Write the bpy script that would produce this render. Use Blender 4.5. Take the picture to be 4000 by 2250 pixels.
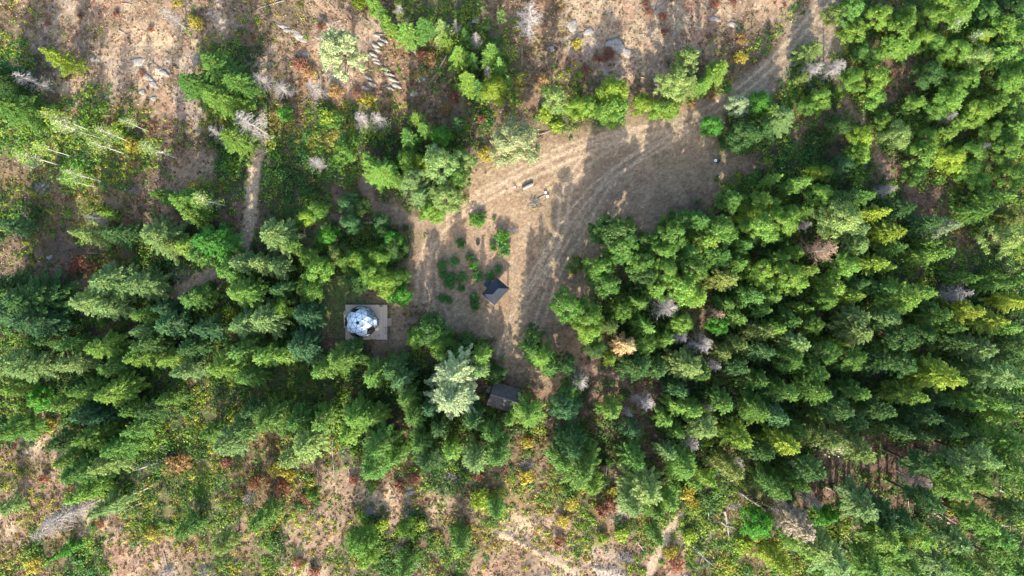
import bpy, math, random
import numpy as np
R = math.radians
scene = bpy.context.scene
for o in list(bpy.data.objects): bpy.data.objects.remove(o)
random.seed(7); rng = np.random.default_rng(7)
C = scene.collection

# ---------------------------------------------------------------- camera, sky, sun
H = 133.0            # drone height above the ground, 20 photo pixels to the metre on the ground
cam_d = bpy.data.cameras.new('camera'); cam = bpy.data.objects.new('camera', cam_d); C.objects.link(cam)
cam.location = (0, 0, H); cam.rotation_euler = (0, 0, 0)
cam_d.sensor_width = 36; cam_d.lens = 18.0/(100.0/H); cam_d.clip_start = 1; cam_d.clip_end = 9000
scene.camera = cam
SUN_EL, SUN_AZ = 26.5, 180.0     # azimuth from +Y clockwise: light comes from -Y
w = bpy.data.worlds.new("World"); scene.world = w; w.use_nodes = True
nt = w.node_tree; nt.nodes.clear()
sky = nt.nodes.new('ShaderNodeTexSky'); sky.sky_type = 'NISHITA'; sky.sun_disc = False
sky.sun_elevation = R(SUN_EL); sky.sun_rotation = R(SUN_AZ); sky.air_density = 1.0; sky.dust_density = 2.5
bg = nt.nodes.new('ShaderNodeBackground'); bg.inputs[1].default_value = 0.15
wo = nt.nodes.new('ShaderNodeOutputWorld')
nt.links.new(sky.outputs[0], bg.inputs[0]); nt.links.new(bg.outputs[0], wo.inputs[0])
sd = bpy.data.lights.new('sun', 'SUN'); sd.energy = 3.3; sd.angle = R(0.6); sd.color = (1, 0.92, 0.80)
sun = bpy.data.objects.new('sun', sd); C.objects.link(sun)
sun.rotation_euler = (R(90-SUN_EL), 0, R(180-SUN_AZ))
scene.view_settings.view_transform = 'Standard'; scene.view_settings.look = 'None'
scene.view_settings.gamma = 1; scene.view_settings.exposure = 2.08
scene.render.engine = 'CYCLES'
try:
    scene.cycles.max_bounces = 6; scene.cycles.transparent_max_bounces = 6; scene.cycles.diffuse_bounces = 3
except Exception: pass

# ---------------------------------------------------------------- helpers
def P(px, py, z=0.0):
    """a photo pixel (4000 x 2250) seen at height z -> world x, y"""
    k = (H-z)/H
    return (px-2000)/20.0*k, (1125-py)/20.0*k

def vnoise(X, Y, scale, seed):
    g = np.random.default_rng(seed).random((97, 97))
    x = X/scale + 37.3 + seed*1.7; y = Y/scale + 41.9 + seed*2.3
    xi = np.floor(x).astype(int); yi = np.floor(y).astype(int)
    fx = x-xi; fy = y-yi; fx = fx*fx*(3-2*fx); fy = fy*fy*(3-2*fy)
    a = g[xi % 97, yi % 97]; b = g[(xi+1) % 97, yi % 97]; c = g[xi % 97, (yi+1) % 97]; d = g[(xi+1) % 97, (yi+1) % 97]
    return (a*(1-fx)+b*fx)*(1-fy) + (c*(1-fx)+d*fx)*fy
def fbm(X, Y, scale, seed, n=4):
    s = 0; amp = 1; tot = 0
    for i in range(n):
        s = s + amp*vnoise(X, Y, scale/2**i, seed+i); tot += amp; amp *= 0.55
    return s/tot

def mesh_np(name, V, F, mats, mi=None, smooth=False, attrs=None):
    me = bpy.data.meshes.new(name)
    V = np.asarray(V, np.float32); F = np.asarray(F, np.int32); k = F.shape[1]
    me.vertices.add(len(V)); me.vertices.foreach_set('co', V.ravel())
    me.loops.add(F.size); me.loops.foreach_set('vertex_index', F.ravel())
    me.polygons.add(len(F)); me.polygons.foreach_set('loop_start', np.arange(0, F.size, k, dtype=np.int32))
    if mi is not None: me.polygons.foreach_set('material_index', np.asarray(mi, np.int32))
    if smooth: me.polygons.foreach_set('use_smooth', np.ones(len(F), bool))
    me.update(calc_edges=True); me.validate()
    for m in (mats if isinstance(mats, (list, tuple)) else [mats]): me.materials.append(m)
    for an, arr in (attrs or {}).items():
        a = me.color_attributes.new(an, 'FLOAT_COLOR', 'POINT')
        a.data.foreach_set('color', np.asarray(arr, np.float32).ravel())
    return me

def link(name, me, parent=None, loc=None, rot=None):
    o = bpy.data.objects.new(name, me); C.objects.link(o)
    if parent is not None: o.parent = parent
    if loc is not None: o.location = loc
    if rot is not None: o.rotation_euler = rot
    return o
def tag(o, label=None, cat=None, group=None, kind=None):
    if label: o['label'] = label
    if cat: o['category'] = cat
    if group: o['group'] = group
    if kind: o['kind'] = kind
    return o
def thing(name, label, cat, loc=(0, 0, 0), rz=0, group=None):
    o = bpy.data.objects.new(name, None); C.objects.link(o); o.location = loc; o.rotation_euler = (0, 0, rz)
    o.empty_display_size = 0.3
    return tag(o, label, cat, group)

class MB:
    """collects solids and makes ONE mesh of them"""
    def __init__(s): s.v = []; s.f = []
    def add(s, v, f):
        n = len(s.v); s.v += [tuple(p) for p in v]; s.f += [tuple(i+n for i in q) for q in f]; return s
    def box(s, c, d, rz=0, tilt=None):
        x, y, z = d[0]/2, d[1]/2, d[2]/2; cs, sn = math.cos(rz), math.sin(rz)
        v = []
        for a, b, e in ((-x,-y,-z),(x,-y,-z),(x,y,-z),(-x,y,-z),(-x,-y,z),(x,-y,z),(x,y,z),(-x,y,z)):
            v.append((c[0]+a*cs-b*sn, c[1]+a*sn+b*cs, c[2]+e))
        return s.add(v, [(0,3,2,1),(4,5,6,7),(0,1,5,4),(1,2,6,5),(2,3,7,6),(3,0,4,7)])
    def tube(s, pts, rads, n=6, cap=True):
        pts = [np.array(p, float) for p in pts]; v = []; f = []
        u = None
        for i, p in enumerate(pts):
            d = pts[min(i+1, len(pts)-1)] - pts[max(i-1, 0)]; d = d/(np.linalg.norm(d)+1e-9)
            if u is None:
                a = np.array((0, 0, 1.0)) if abs(d[2]) < 0.9 else np.array((1.0, 0, 0))
                u = np.cross(d, a)
            u = u - d*np.dot(u, d); u /= np.linalg.norm(u)+1e-9
            w_ = np.cross(d, u); r = rads[i] if hasattr(rads, '__len__') else rads
            for k in range(n):
                a = 2*math.pi*k/n
                v.append(tuple(p + r*(math.cos(a)*u+math.sin(a)*w_)))
        for i in range(len(pts)-1):
            for k in range(n):
                k2 = (k+1) % n
                f.append((i*n+k, i*n+k2, (i+1)*n+k2, (i+1)*n+k))
        if cap:
            f.append(tuple(range(n))[::-1]); f.append(tuple((len(pts)-1)*n+k for k in range(n)))
        return s.add(v, f)
    def mesh(s, name, mat, smooth=False):
        me = bpy.data.meshes.new(name); me.from_pydata(s.v, [], s.f); me.update(); me.materials.append(mat)
        if smooth:
            for p in me.polygons: p.use_smooth = True
        return me
    def build(s, name, mat, parent=None, loc=None, smooth=False):
        return link(name, s.mesh(name, mat, smooth), parent, loc)

# ---------------------------------------------------------------- materials
def mat(name):
    m = bpy.data.materials.new(name); m.use_nodes = True; n = m.node_tree; n.nodes.clear()
    out = n.nodes.new('ShaderNodeOutputMaterial'); return m, n, out
def nd(n, t, **kw):
    x = n.nodes.new(t)
    for k, v in kw.items(): setattr(x, k, v)
    return x
def noise(n, scale, detail=4, rough=0.6, vec=None):
    t = nd(n, 'ShaderNodeTexNoise'); t.inputs['Scale'].default_value = scale
    t.inputs['Detail'].default_value = detail; t.inputs['Roughness'].default_value = rough
    if vec is not None: n.links.new(vec, t.inputs['Vector'])
    return t
def maprange(n, src, a, b, c, d):
    m = nd(n, 'ShaderNodeMapRange'); n.links.new(src, m.inputs[0])
    for i, v in enumerate((a, b, c, d)): m.inputs[i+1].default_value = v
    return m.outputs[0]
def mixc(n, mode, fac, a, b):
    m = nd(n, 'ShaderNodeMix', data_type='RGBA', blend_type=mode)
    for sock, v in ((m.inputs[0], fac), (m.inputs[6], a), (m.inputs[7], b)):
        if hasattr(v, 'links'): n.links.new(v, sock)
        elif isinstance(v, (int, float)): sock.default_value = v
        else: sock.default_value = (*v, 1)
    return m.outputs[2]

def leaf_material(name, vary=0.35, transl=0.3, attr=None, rough=0.6):
    m, n, out = mat(name)
    if attr:
        a = nd(n, 'ShaderNodeAttribute', attribute_name=attr); col = a.outputs['Color']
    else:
        a = nd(n, 'ShaderNodeObjectInfo'); col = a.outputs['Color']
    g = nd(n, 'ShaderNodeNewGeometry')
    hs = nd(n, 'ShaderNodeHueSaturation')
    n.links.new(col, hs.inputs['Color'])
    tc = nd(n, 'ShaderNodeTexCoord')
    ns = noise(n, 0.55, 3, 0.6, tc.outputs['Object'])
    n.links.new(maprange(n, ns.outputs[0], 0.3, 0.7, 0.475, 0.52), hs.inputs['Hue'])
    hs.inputs['Saturation'].default_value = 1.0
    v1 = maprange(n, g.outputs['Random Per Island'], 0, 1, 1-vary, 1+vary)
    n.links.new(v1, hs.inputs['Value'])
    p = nd(n, 'ShaderNodeBsdfPrincipled'); p.inputs['Roughness'].default_value = rough
    p.inputs['Specular IOR Level'].default_value = 0.25
    n.links.new(hs.outputs[0], p.inputs['Base Color'])
    t = nd(n, 'ShaderNodeBsdfTranslucent')
    tcol = mixc(n, 'MULTIPLY', 1.0, hs.outputs[0], (1.25, 1.3, 0.6)); n.links.new(tcol, t.inputs['Color'])
    mx = nd(n, 'ShaderNodeMixShader'); mx.inputs[0].default_value = transl
    n.links.new(p.outputs[0], mx.inputs[1]); n.links.new(t.outputs[0], mx.inputs[2])
    n.links.new(mx.outputs[0], out.inputs[0]); return m
def simple(name, col, rough=0.8, col2=None, scale=3.0, metal=0.0, stretch=None, bump=0.0, spec=0.4):
    m, n, out = mat(name); tc = nd(n, 'ShaderNodeTexCoord'); vec = tc.outputs['Object']
    if stretch:
        mp = nd(n, 'ShaderNodeMapping'); mp.inputs['Scale'].default_value = stretch
        n.links.new(vec, mp.inputs[0]); vec = mp.outputs[0]
    ns = noise(n, scale, 5, 0.65, vec)
    c2 = col2 or tuple(c*0.6 for c in col)
    f = maprange(n, ns.outputs[0], 0.35, 0.65, 0, 1)
    c = mixc(n, 'MIX', f, col, c2)
    p = nd(n, 'ShaderNodeBsdfPrincipled'); n.links.new(c, p.inputs['Base Color'])
    p.inputs['Roughness'].default_value = rough; p.inputs['Metallic'].default_value = metal
    p.inputs['Specular IOR Level'].default_value = spec
    if bump:
        b = nd(n, 'ShaderNodeBump'); b.inputs['Strength'].default_value = bump; b.inputs['Distance'].default_value = 0.05
        n.links.new(ns.outputs[0], b.inputs['Height']); n.links.new(b.outputs[0], p.inputs['Normal'])
    n.links.new(p.outputs[0], out.inputs[0]); return m

M = {}
M['needle'] = leaf_material('needles', 0.34, 0.38)
M['leaf'] = leaf_material('leaves', 0.32, 0.45)
M['brush'] = leaf_material('brush_leaves', 0.35, 0.42, attr='hue')
M['bark'] = simple('bark', (0.12, 0.085, 0.06), 0.9, (0.05, 0.035, 0.028), 6, stretch=(1, 1, 0.2), bump=0.5)
M['deadwood'] = simple('dead_wood', (0.27, 0.245, 0.225), 0.85, (0.17, 0.15, 0.135), 5, stretch=(1, 1, 0.3))
M['whitebark'] = simple('white_bark', (0.48, 0.45, 0.39), 0.8, (0.26, 0.24, 0.20), 5, stretch=(1, 1, 2))
M['browntwig'] = simple('brown_dead_twigs', (0.30, 0.20, 0.13), 0.9, (0.17, 0.11, 0.075), 5)
M['log'] = simple('log_wood', (0.33, 0.28, 0.235), 0.85, (0.19, 0.155, 0.13), 5, bump=0.4)
M['logdark'] = simple('dark_log_bark', (0.16, 0.13, 0.11), 0.9, (0.08, 0.065, 0.055), 5, bump=0.4)
M['rock'] = simple('rock', (0.27, 0.25, 0.215), 0.95, (0.14, 0.125, 0.105), 2.2, bump=1.0)
M['needle_dead'] = leaf_material('dead_needles', 0.35, 0.2)

# ---------------------------------------------------------------- the ground map: one letter per 5 m of ground
GM = ["sstttttstsssttssyygsssttttttttttkgyyggGG",
 "otssttttoossttrssggyssttttttrsskkgyyygGG",
 "ysttrrttggtttrsssggyssttttsssskgyyssggGG",
 "gsttrtttggossttsssyysoosssssokgggyssGgyg",
 "ggogoottygyoyyyossgssyygccckgggffgGGgyyg",
 "ggyggossgyyyyggGgGssscccccccgGGgffggGgyg",
 "fggggGstgGgGggfGGgsccccccccccfGGGgffGyyy",
 "ogogosftggGGgffGgGccccccccccggGGGGGffggg",
 "GooofffffsfgfffcgcccccccccffGGGGGGGgssgg",
 "soffgGggGfgfgGGGccccccccGGGGGGGGGGGggsgg",
 "sofooGGgfgggGGGGcccccccGffGGGGGGGGGGGGGG",
 "GGGfgGGfggGgllsccccccccGGGGfGGGGGGGGGGGG",
 "GGGGfGGggGGglllcscccccfGGGffGGGGGGGGGGGG",
 "GGGfGfGGGGGGfsscfGGccccfGGGffGGGGGGGGGGG",
 "gGGGGGGfgyyyGGGGGGGfccfffffGGGGGGGGGGGGG",
 "GGgGGGGgyyyyyogGGGffffGffffGGGGGGGGGGfGG",
 "GtGGgggyyyogGGGfGGGGffffffGGGGgGfGGGGGGG",
 "sttggggyyoogoGGyGGGsosGGyfGGfGgGfffffGGG",
 "ostgggyyyoosstooGGGoosGGsoGGGgGGfffffogg",
 "gtstgyyyyooostttstsooyysryGGyyyffGfffoog",
 "tsotsyyygtyotsgtgssyttsosoggtyoggffGffog",
 "sgogtttsyoytsgggsgotttsrsstyyoygGgGGffGG",
 "osggtttsyoytrsggsgtttttrsstyyoygGGGGGGGG"]
for r_, c0_, c1_, ch_ in ((6, 0, 1, 's'), (17, 1, 3, 't'), (18, 1, 3, 't'), (19, 1, 2, 't'), (19, 0, 1, 's'), (20, 0, 1, 't'), (20, 2, 3, 's'), (6, 1, 2, 'o'), (6, 4, 5, 'y'), (6, 5, 6, 'o'), (7, 1, 2, 'o'), (7, 2, 3, 's'), (7, 3, 4, 'o'), (8, 4, 6, 's'), (3, 26, 28, 's'), (2, 27, 29, 's'), (1, 28, 30, 's')):
    GM[r_] = GM[r_][:c0_]+ch_*(c1_-c0_)+GM[r_][c1_:]
for i, row in enumerate(GM): assert len(row) == 40, (i, len(row))
TYPES = 'crtsoygGfl k'.replace(' ', '')
#       base ground colour, second colour
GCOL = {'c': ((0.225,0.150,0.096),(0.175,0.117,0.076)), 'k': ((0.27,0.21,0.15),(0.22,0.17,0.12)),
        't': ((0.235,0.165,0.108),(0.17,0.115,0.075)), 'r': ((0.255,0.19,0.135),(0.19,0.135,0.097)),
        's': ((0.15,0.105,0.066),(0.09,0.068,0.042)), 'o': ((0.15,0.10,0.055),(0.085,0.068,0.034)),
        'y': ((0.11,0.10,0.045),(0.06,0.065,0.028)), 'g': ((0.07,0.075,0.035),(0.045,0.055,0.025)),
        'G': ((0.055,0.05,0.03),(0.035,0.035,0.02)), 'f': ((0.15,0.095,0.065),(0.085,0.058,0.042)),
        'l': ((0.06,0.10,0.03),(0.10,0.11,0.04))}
GX0, GX1, GY0, GY1, ST = -126.0, 126.0, -80.0, 80.0, 0.35
gx = np.arange(GX0, GX1+1e-6, ST); gy = np.arange(GY0, GY1+1e-6, ST)
XX, YY = np.meshgrid(gx, gy)          # rows follow y
gw = {t: np.array([[1.0 if ch == t else 0.0 for ch in row] for row in GM]) for t in TYPES}
def gsample(arr, X, Y, warp=1.0):
    px = X*20+2000; py = 1125-Y*20
    wx = (fbm(X, Y, 5.0, 11)-0.5)*190*warp; wy = (fbm(X, Y, 5.0, 31)-0.5)*190*warp
    u = np.clip((px+wx)/100-0.5, 0, 38.999); v = np.clip((py+wy)/100-0.5, 0, 21.999)
    ui = u.astype(int); vi = v.astype(int); fu = u-ui; fv = v-vi
    fu = fu*fu*(3-2*fu); fv = fv*fv*(3-2*fv)
    return (arr[vi, ui]*(1-fu)+arr[vi, ui+1]*fu)*(1-fv) + (arr[vi+1, ui]*(1-fu)+arr[vi+1, ui+1]*fu)*fv
Wt = {t: gsample(gw[t], XX, YY, 0.8) for t in TYPES}

def dist_poly(X, Y, pts):
    """distance to a polyline given in photo pixels, and signed side"""
    q = [P(*p) for p in pts]; best = np.full(X.shape, 1e9); side = np.zeros(X.shape)
    for (ax, ay), (bx, by) in zip(q[:-1], q[1:]):
        dx, dy = bx-ax, by-ay; L2 = dx*dx+dy*dy
        t = np.clip(((X-ax)*dx+(Y-ay)*dy)/L2, 0, 1)
        d = np.hypot(X-ax-t*dx, Y-ay-t*dy); s = np.sign((X-ax)*dy-(Y-ay)*dx)
        m = d < best; best = np.where(m, d, best); side = np.where(m, s, side)
    return best, side
def smooth(pts, n=6):
    out = []
    p = [pts[0]]+list(pts)+[pts[-1]]
    for i in range(1, len(p)-2):
        for k in range(n):
            t = k/n; a, b, c, d = [np.array(p[j], float) for j in (i-1, i, i+1, i+2)]
            out.append(tuple(0.5*((2*b)+(-a+c)*t+(2*a-5*b+4*c-d)*t*t+(-a+3*b-3*c+d)*t**3)))
    out.append(tuple(pts[-1])); return out
ROAD = smooth([(3330,-160),(3215,15),(3150,100),(3060,205),(2960,300),(2860,378),(2760,436),(2640,490)])
TRK1 = smooth([(2640,490),(2500,515),(2330,565),(2150,645),(1980,725),(1850,795),(1740,875),(1680,950),(1655,1050),(1640,1190)])
TRK2 = smooth([(2720,470),(2600,555),(2450,640),(2330,730),(2265,800),(2200,890),(2130,1010),(2060,1120)])
TRK3 = smooth([(2700,455),(2560,500),(2400,560),(2270,650),(2210,760),(2190,900),(2120,1060),(2010,1250),(1960,1400),(1990,1500)])
TRK5 = smooth([(2690,470),(2530,575),(2385,700),(2295,850),(2180,1050),(2105,1260)])
TRK6 = smooth([(2620,500),(2400,530),(2200,590),(2020,680),(1870,765),(1720,900),(1690,1100),(1740,1250)])
PATHS = [smooth(p) for p in ([(3222,228),(3262,300),(3300,390),(3345,460),(3400,495),(3412,570),(3435,630),(3475,690)],
         [(1690,890),(1600,862),(1510,832),(1445,795),(1425,700)], [(1445,860),(1350,860),(1290,850),(1240,900),(1215,980)],
         [(1015,560),(990,680),(975,850),(955,960),(880,1040),(730,1110),(660,1180)],
         [(2655,2010),(2590,2120),(2545,2210),(2520,2300)], [(1620,1250),(1580,1262),(1535,1262)],
         [(1960,2090),(2060,2140),(2160,2195),(2240,2240)], [(2260,1430),(2330,1450),(2420,1480),(2480,1560)])]
dR, sR = dist_poly(XX, YY, ROAD)
jit = (fbm(XX, YY, 1.6, 51)-0.5)
road = np.clip((1.95+jit*0.9-dR)/0.5, 0, 1)
tr = np.zeros(XX.shape)                      # pale wheel tracks
rut = np.clip(1-np.abs(dR-0.75)/0.45, 0, 1)*0.9
for T, o, wd, st in ((TRK1, .85, .42, .8), (TRK2, .8, .28, .75), (TRK3, .8, .36, .6), (TRK5, .8, .3, .65), (TRK6, .8, .3, .6)):
    d, s = dist_poly(XX, YY, T)
    tr = np.maximum(tr, np.clip(1.25-np.abs(d-o+jit*0.3)/wd, 0, 1)*st)
tr *= 0.6+0.8*fbm(XX, YY, 3.0, 71)
path = np.zeros(XX.shape); sandy = np.zeros(XX.shape)
for i_, T in enumerate(PATHS):
    d, s = dist_poly(XX, YY, T); q_ = np.clip(((1.2 if i_ in (0, 4) else 1.5 if i_ in (1, 3) else 0.85)+jit*0.9-d)/0.6, 0, 1); path = np.maximum(path, q_)
    if i_ in (3, 4, 6): sandy = np.maximum(sandy, q_)
clear = np.clip((Wt['c']+Wt['k']+Wt['l'])*1.2, 0, 1)
edge = np.clip(np.minimum(np.minimum(XX-GX0, GX1-XX), np.minimum(YY-GY0, GY1-YY))/8, 0, 1)
rocky = np.clip(Wt['r']*1.2+Wt['t']*0.45, 0, 1)
rn = fbm(XX, YY, 7.0, 91, 5)
rockmask = np.clip((rn-0.575)/0.05, 0, 1)*rocky*(1-clear)
ZZ = ((fbm(XX, YY, 22, 101, 2)-0.5)*2.2*(1-clear*0.9) + (fbm(XX, YY, 3.2, 121, 3)-0.5)*0.5*(1-clear)
      + rockmask*0.35*(0.5+fbm(XX*0.5, YY, 1.3, 131, 2)))*(1-0.35*np.clip(road+path, 0, 1))
ZZ = ZZ*edge
n1 = fbm(XX, YY, 2.6, 141, 4); n2 = fbm(XX, YY, 9.0, 151, 3); nf = rng.random(XX.shape)
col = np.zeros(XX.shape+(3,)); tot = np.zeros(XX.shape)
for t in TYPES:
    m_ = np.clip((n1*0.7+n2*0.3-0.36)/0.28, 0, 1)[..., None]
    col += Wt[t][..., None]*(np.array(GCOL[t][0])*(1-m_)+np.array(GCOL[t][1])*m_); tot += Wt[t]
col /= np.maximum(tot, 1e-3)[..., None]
def blend(f, c):
    global col
    f = np.clip(f, 0, 1)[..., None]; col = col*(1-f)+np.array(c)*f
# patches whose colour is their own: greenish grass in the clearing, reddish litter on the slopes
blend(Wt['c']*np.clip((fbm(XX, YY, 8, 161)-0.50)/0.1, 0, 1)*0.25, (0.145, 0.13, 0.072))
blend(Wt['c']*np.clip((fbm(XX, YY, 2.2, 171)-0.56)/0.05, 0, 1)*0.35, (0.27, 0.21, 0.13))
blend((Wt['t']+Wt['s']*.7)*np.clip((fbm(XX, YY, 4.5, 181)-0.53)/0.06, 0, 1)*0.40, (0.235, 0.115, 0.075))
blend((Wt['t']+Wt['r'])*np.clip((fbm(XX, YY, 3.5, 191)-0.54)/0.06, 0, 1)*0.5, (0.33, 0.25, 0.16))
blend(rockmask*0.6, (0.27, 0.245, 0.21))
blend(np.clip(tr*1.1, 0, 1)*clear, (0.325, 0.24, 0.165))
blend(path*0.8, (0.20, 0.14, 0.10)); blend(sandy*0.8, (0.31, 0.23, 0.155))
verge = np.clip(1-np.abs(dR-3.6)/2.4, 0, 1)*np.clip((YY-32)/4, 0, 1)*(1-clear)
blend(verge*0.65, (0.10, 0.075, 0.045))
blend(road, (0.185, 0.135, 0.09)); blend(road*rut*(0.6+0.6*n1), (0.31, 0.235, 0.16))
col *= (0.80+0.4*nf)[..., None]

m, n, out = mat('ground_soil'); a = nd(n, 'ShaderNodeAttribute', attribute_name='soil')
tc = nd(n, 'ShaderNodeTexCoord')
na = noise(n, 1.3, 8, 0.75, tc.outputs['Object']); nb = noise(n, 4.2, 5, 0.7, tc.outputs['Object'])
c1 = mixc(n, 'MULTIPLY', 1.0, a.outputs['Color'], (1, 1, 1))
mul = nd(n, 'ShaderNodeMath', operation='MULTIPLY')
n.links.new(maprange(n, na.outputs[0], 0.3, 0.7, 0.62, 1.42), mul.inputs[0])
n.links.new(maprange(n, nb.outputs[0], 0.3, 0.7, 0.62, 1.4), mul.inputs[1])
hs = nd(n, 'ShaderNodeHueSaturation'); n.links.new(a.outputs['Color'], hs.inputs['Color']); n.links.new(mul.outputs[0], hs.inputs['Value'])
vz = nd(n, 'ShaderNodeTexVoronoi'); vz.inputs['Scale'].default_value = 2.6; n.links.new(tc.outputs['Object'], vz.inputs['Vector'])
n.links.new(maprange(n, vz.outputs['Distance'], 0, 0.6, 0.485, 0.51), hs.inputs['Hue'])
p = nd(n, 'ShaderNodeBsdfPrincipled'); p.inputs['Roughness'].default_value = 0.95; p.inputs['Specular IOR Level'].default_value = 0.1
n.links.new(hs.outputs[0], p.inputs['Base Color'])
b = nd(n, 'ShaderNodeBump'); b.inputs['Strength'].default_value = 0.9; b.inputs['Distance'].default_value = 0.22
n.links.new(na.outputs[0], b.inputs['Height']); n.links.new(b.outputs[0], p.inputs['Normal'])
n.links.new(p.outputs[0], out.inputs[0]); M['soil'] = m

ny, nx = XX.shape
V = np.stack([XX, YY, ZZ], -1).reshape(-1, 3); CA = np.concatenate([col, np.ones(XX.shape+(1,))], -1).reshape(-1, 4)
idx = np.arange(ny*nx).reshape(ny, nx)
F = np.stack([idx[:-1, :-1], idx[:-1, 1:], idx[1:, 1:], idx[1:, :-1]], -1).reshape(-1, 4)
def fc(A): return (A[:-1, :-1]+A[1:, 1:]).ravel()/2
zone = np.zeros(len(F), int)
zone[fc(clear*(1.0-Wt['l'])) > 0.55] = 1; zone[fc(Wt['l']) > 0.5] = 4; zone[fc(path) > 0.5] = 3; zone[fc(road) > 0.5] = 2
def sub_mesh(name, z, extra=None):
    f = F[zone == z]; u, inv = np.unique(f, return_inverse=True); inv = inv.reshape(f.shape)
    v = V[u]; c = CA[u]
    if extra is not None:
        ev, ef = extra; inv = np.concatenate([inv, ef+len(v)]); v = np.concatenate([v, ev])
        c = np.concatenate([c, np.tile((0.07, 0.075, 0.035, 1), (len(ev), 1))])
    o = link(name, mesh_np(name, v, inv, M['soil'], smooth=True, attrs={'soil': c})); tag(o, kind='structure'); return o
BX, BY, BIG = (GX0, gx[-1]), (GY0, gy[-1]), 4000.0
ev = np.array([(x, y, 0) for x in (-BIG, BX[0], BX[1], BIG) for y in (-BIG, BY[0], BY[1], BIG)], float)
ef = np.array([(i*4+j, (i+1)*4+j, (i+1)*4+j+1, i*4+j+1) for i in range(3) for j in range(3) if (i, j) != (1, 1)])
sub_mesh('ground', 0, (ev, ef)); sub_mesh('clearing', 1); sub_mesh('dirt_road', 2); sub_mesh('footpath', 3); sub_mesh('grass_lawn', 4)

def hz(x, y):
    x = np.asarray(x, float); y = np.asarray(y, float)
    u = np.clip((x-GX0)/ST, 0, nx-1.001); v = np.clip((y-GY0)/ST, 0, ny-1.001)
    ui = u.astype(int); vi = v.astype(int); fu = u-ui; fv = v-vi
    return (ZZ[vi, ui]*(1-fu)+ZZ[vi, ui+1]*fu)*(1-fv)+(ZZ[vi+1, ui]*(1-fu)+ZZ[vi+1, ui+1]*fu)*fv
def G(px, py):
    x, y = P(px, py)
    for _ in range(2):
        z = float(hz(x, y)); x, y = P(px, py, z)
    return x, y, float(hz(x, y))

# ---------------------------------------------------------------- plant meshes
def diamonds(Cn, U, W_):
    """leaf-shaped quads: centre, half length vector, half width vector"""
    n_ = len(Cn); V_ = np.empty((n_, 4, 3)); V_[:, 0] = Cn-U; V_[:, 1] = Cn+W_+U*0.15; V_[:, 2] = Cn+U; V_[:, 3] = Cn-W_+U*0.15
    return V_.reshape(-1, 3), np.arange(n_*4).reshape(-1, 4)
def norm(a): return a/(np.linalg.norm(a, axis=-1, keepdims=True)+1e-9)

def conifer_mesh(seed, Rr, Hh, full=1.0, base=0.14, spike=0.8, leaf=0.215, droop=0.25):
    r = np.random.default_rng(seed); Cs = []; Us = []; Ns = []
    tb = MB(); k = 8
    tb.tube([(0, 0, -0.3), (0.05, 0, Hh*0.35), (0.0, 0.06, Hh*0.7), (0, 0, Hh*0.985)], [Hh*0.014+0.05, Hh*0.011+0.03, Hh*0.006+.02, 0.015], 7)
    z = Hh*base; lop = r.random(3)*6.28
    while z < Hh-0.1:
        t = (z-Hh*base)/(Hh*(1-base)); L0 = Rr*min(1, (t+0.16)/0.26)*(1-t)**spike
        nb = r.integers(5, 8) if L0 > 0.8 else 5
        for i in range(nb):
            az = r.random()*6.283; L = max(0.18, L0*(0.62+0.5*r.random())*(1+0.12*math.sin(az*2+lop[0])))
            rise = -0.12+0.75*t+0.12*r.standard_normal()
            d = np.array((math.cos(az), math.sin(az), 0)); lat = np.array((-d[1], d[0], 0)); zz = z+r.normal()*0.18
            n_ = int((L*L*9+L*9+4)*full*(0.26/leaf)**1.4)
            s = r.random(n_)**0.62; fan = 0.30*L*np.clip(1.12-s, 0.05, 1)*np.clip(s*3, 0, 1)
            lo = (r.random(n_)*2-1)*fan
            ps = np.array((0, 0, zz))+np.outer(s*L, d)+np.outer(lo, lat)
            ps[:, 2] += rise*s*L-droop*L*s*s*0.8-np.abs(lo)*0.25+r.normal(size=n_)*0.07
            u = d+np.outer(lo/(fan+.05), lat)*0.8+r.normal(size=(n_, 3))*0.28; u[:, 2] += rise*0.5-droop*s
            nn = np.array((0, 0, 1.0))+r.normal(size=(n_, 3))*0.45
            Cs.append(ps); Us.append(norm(u)); Ns.append(nn)
            if L > 0.9 and k:
                tb.tube([(0, 0, zz), tuple(d*L*.45+np.array((0, 0, zz+rise*.45*L-droop*L*.16))), tuple(d*L*.85+np.array((0, 0, zz+rise*.85*L-droop*L*.58)))], [0.05, 0.03, 0.012], 3, False)
        z += max(0.22, 0.5*(0.45+0.6*(1-t)))*r.uniform(0.75, 1.25)
    Cn = np.concatenate(Cs); U = np.concatenate(Us); N = np.concatenate(Ns)
    W_ = norm(np.cross(N, U)); sc = r.uniform(0.7, 1.3, (len(Cn), 1))
    V_, F_ = diamonds(Cn, U*leaf*0.68*sc, W_*leaf*0.33*sc)
    return mesh_np('crown', V_, F_, M['needle']), tb.mesh('trunk', M['bark'])

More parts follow.
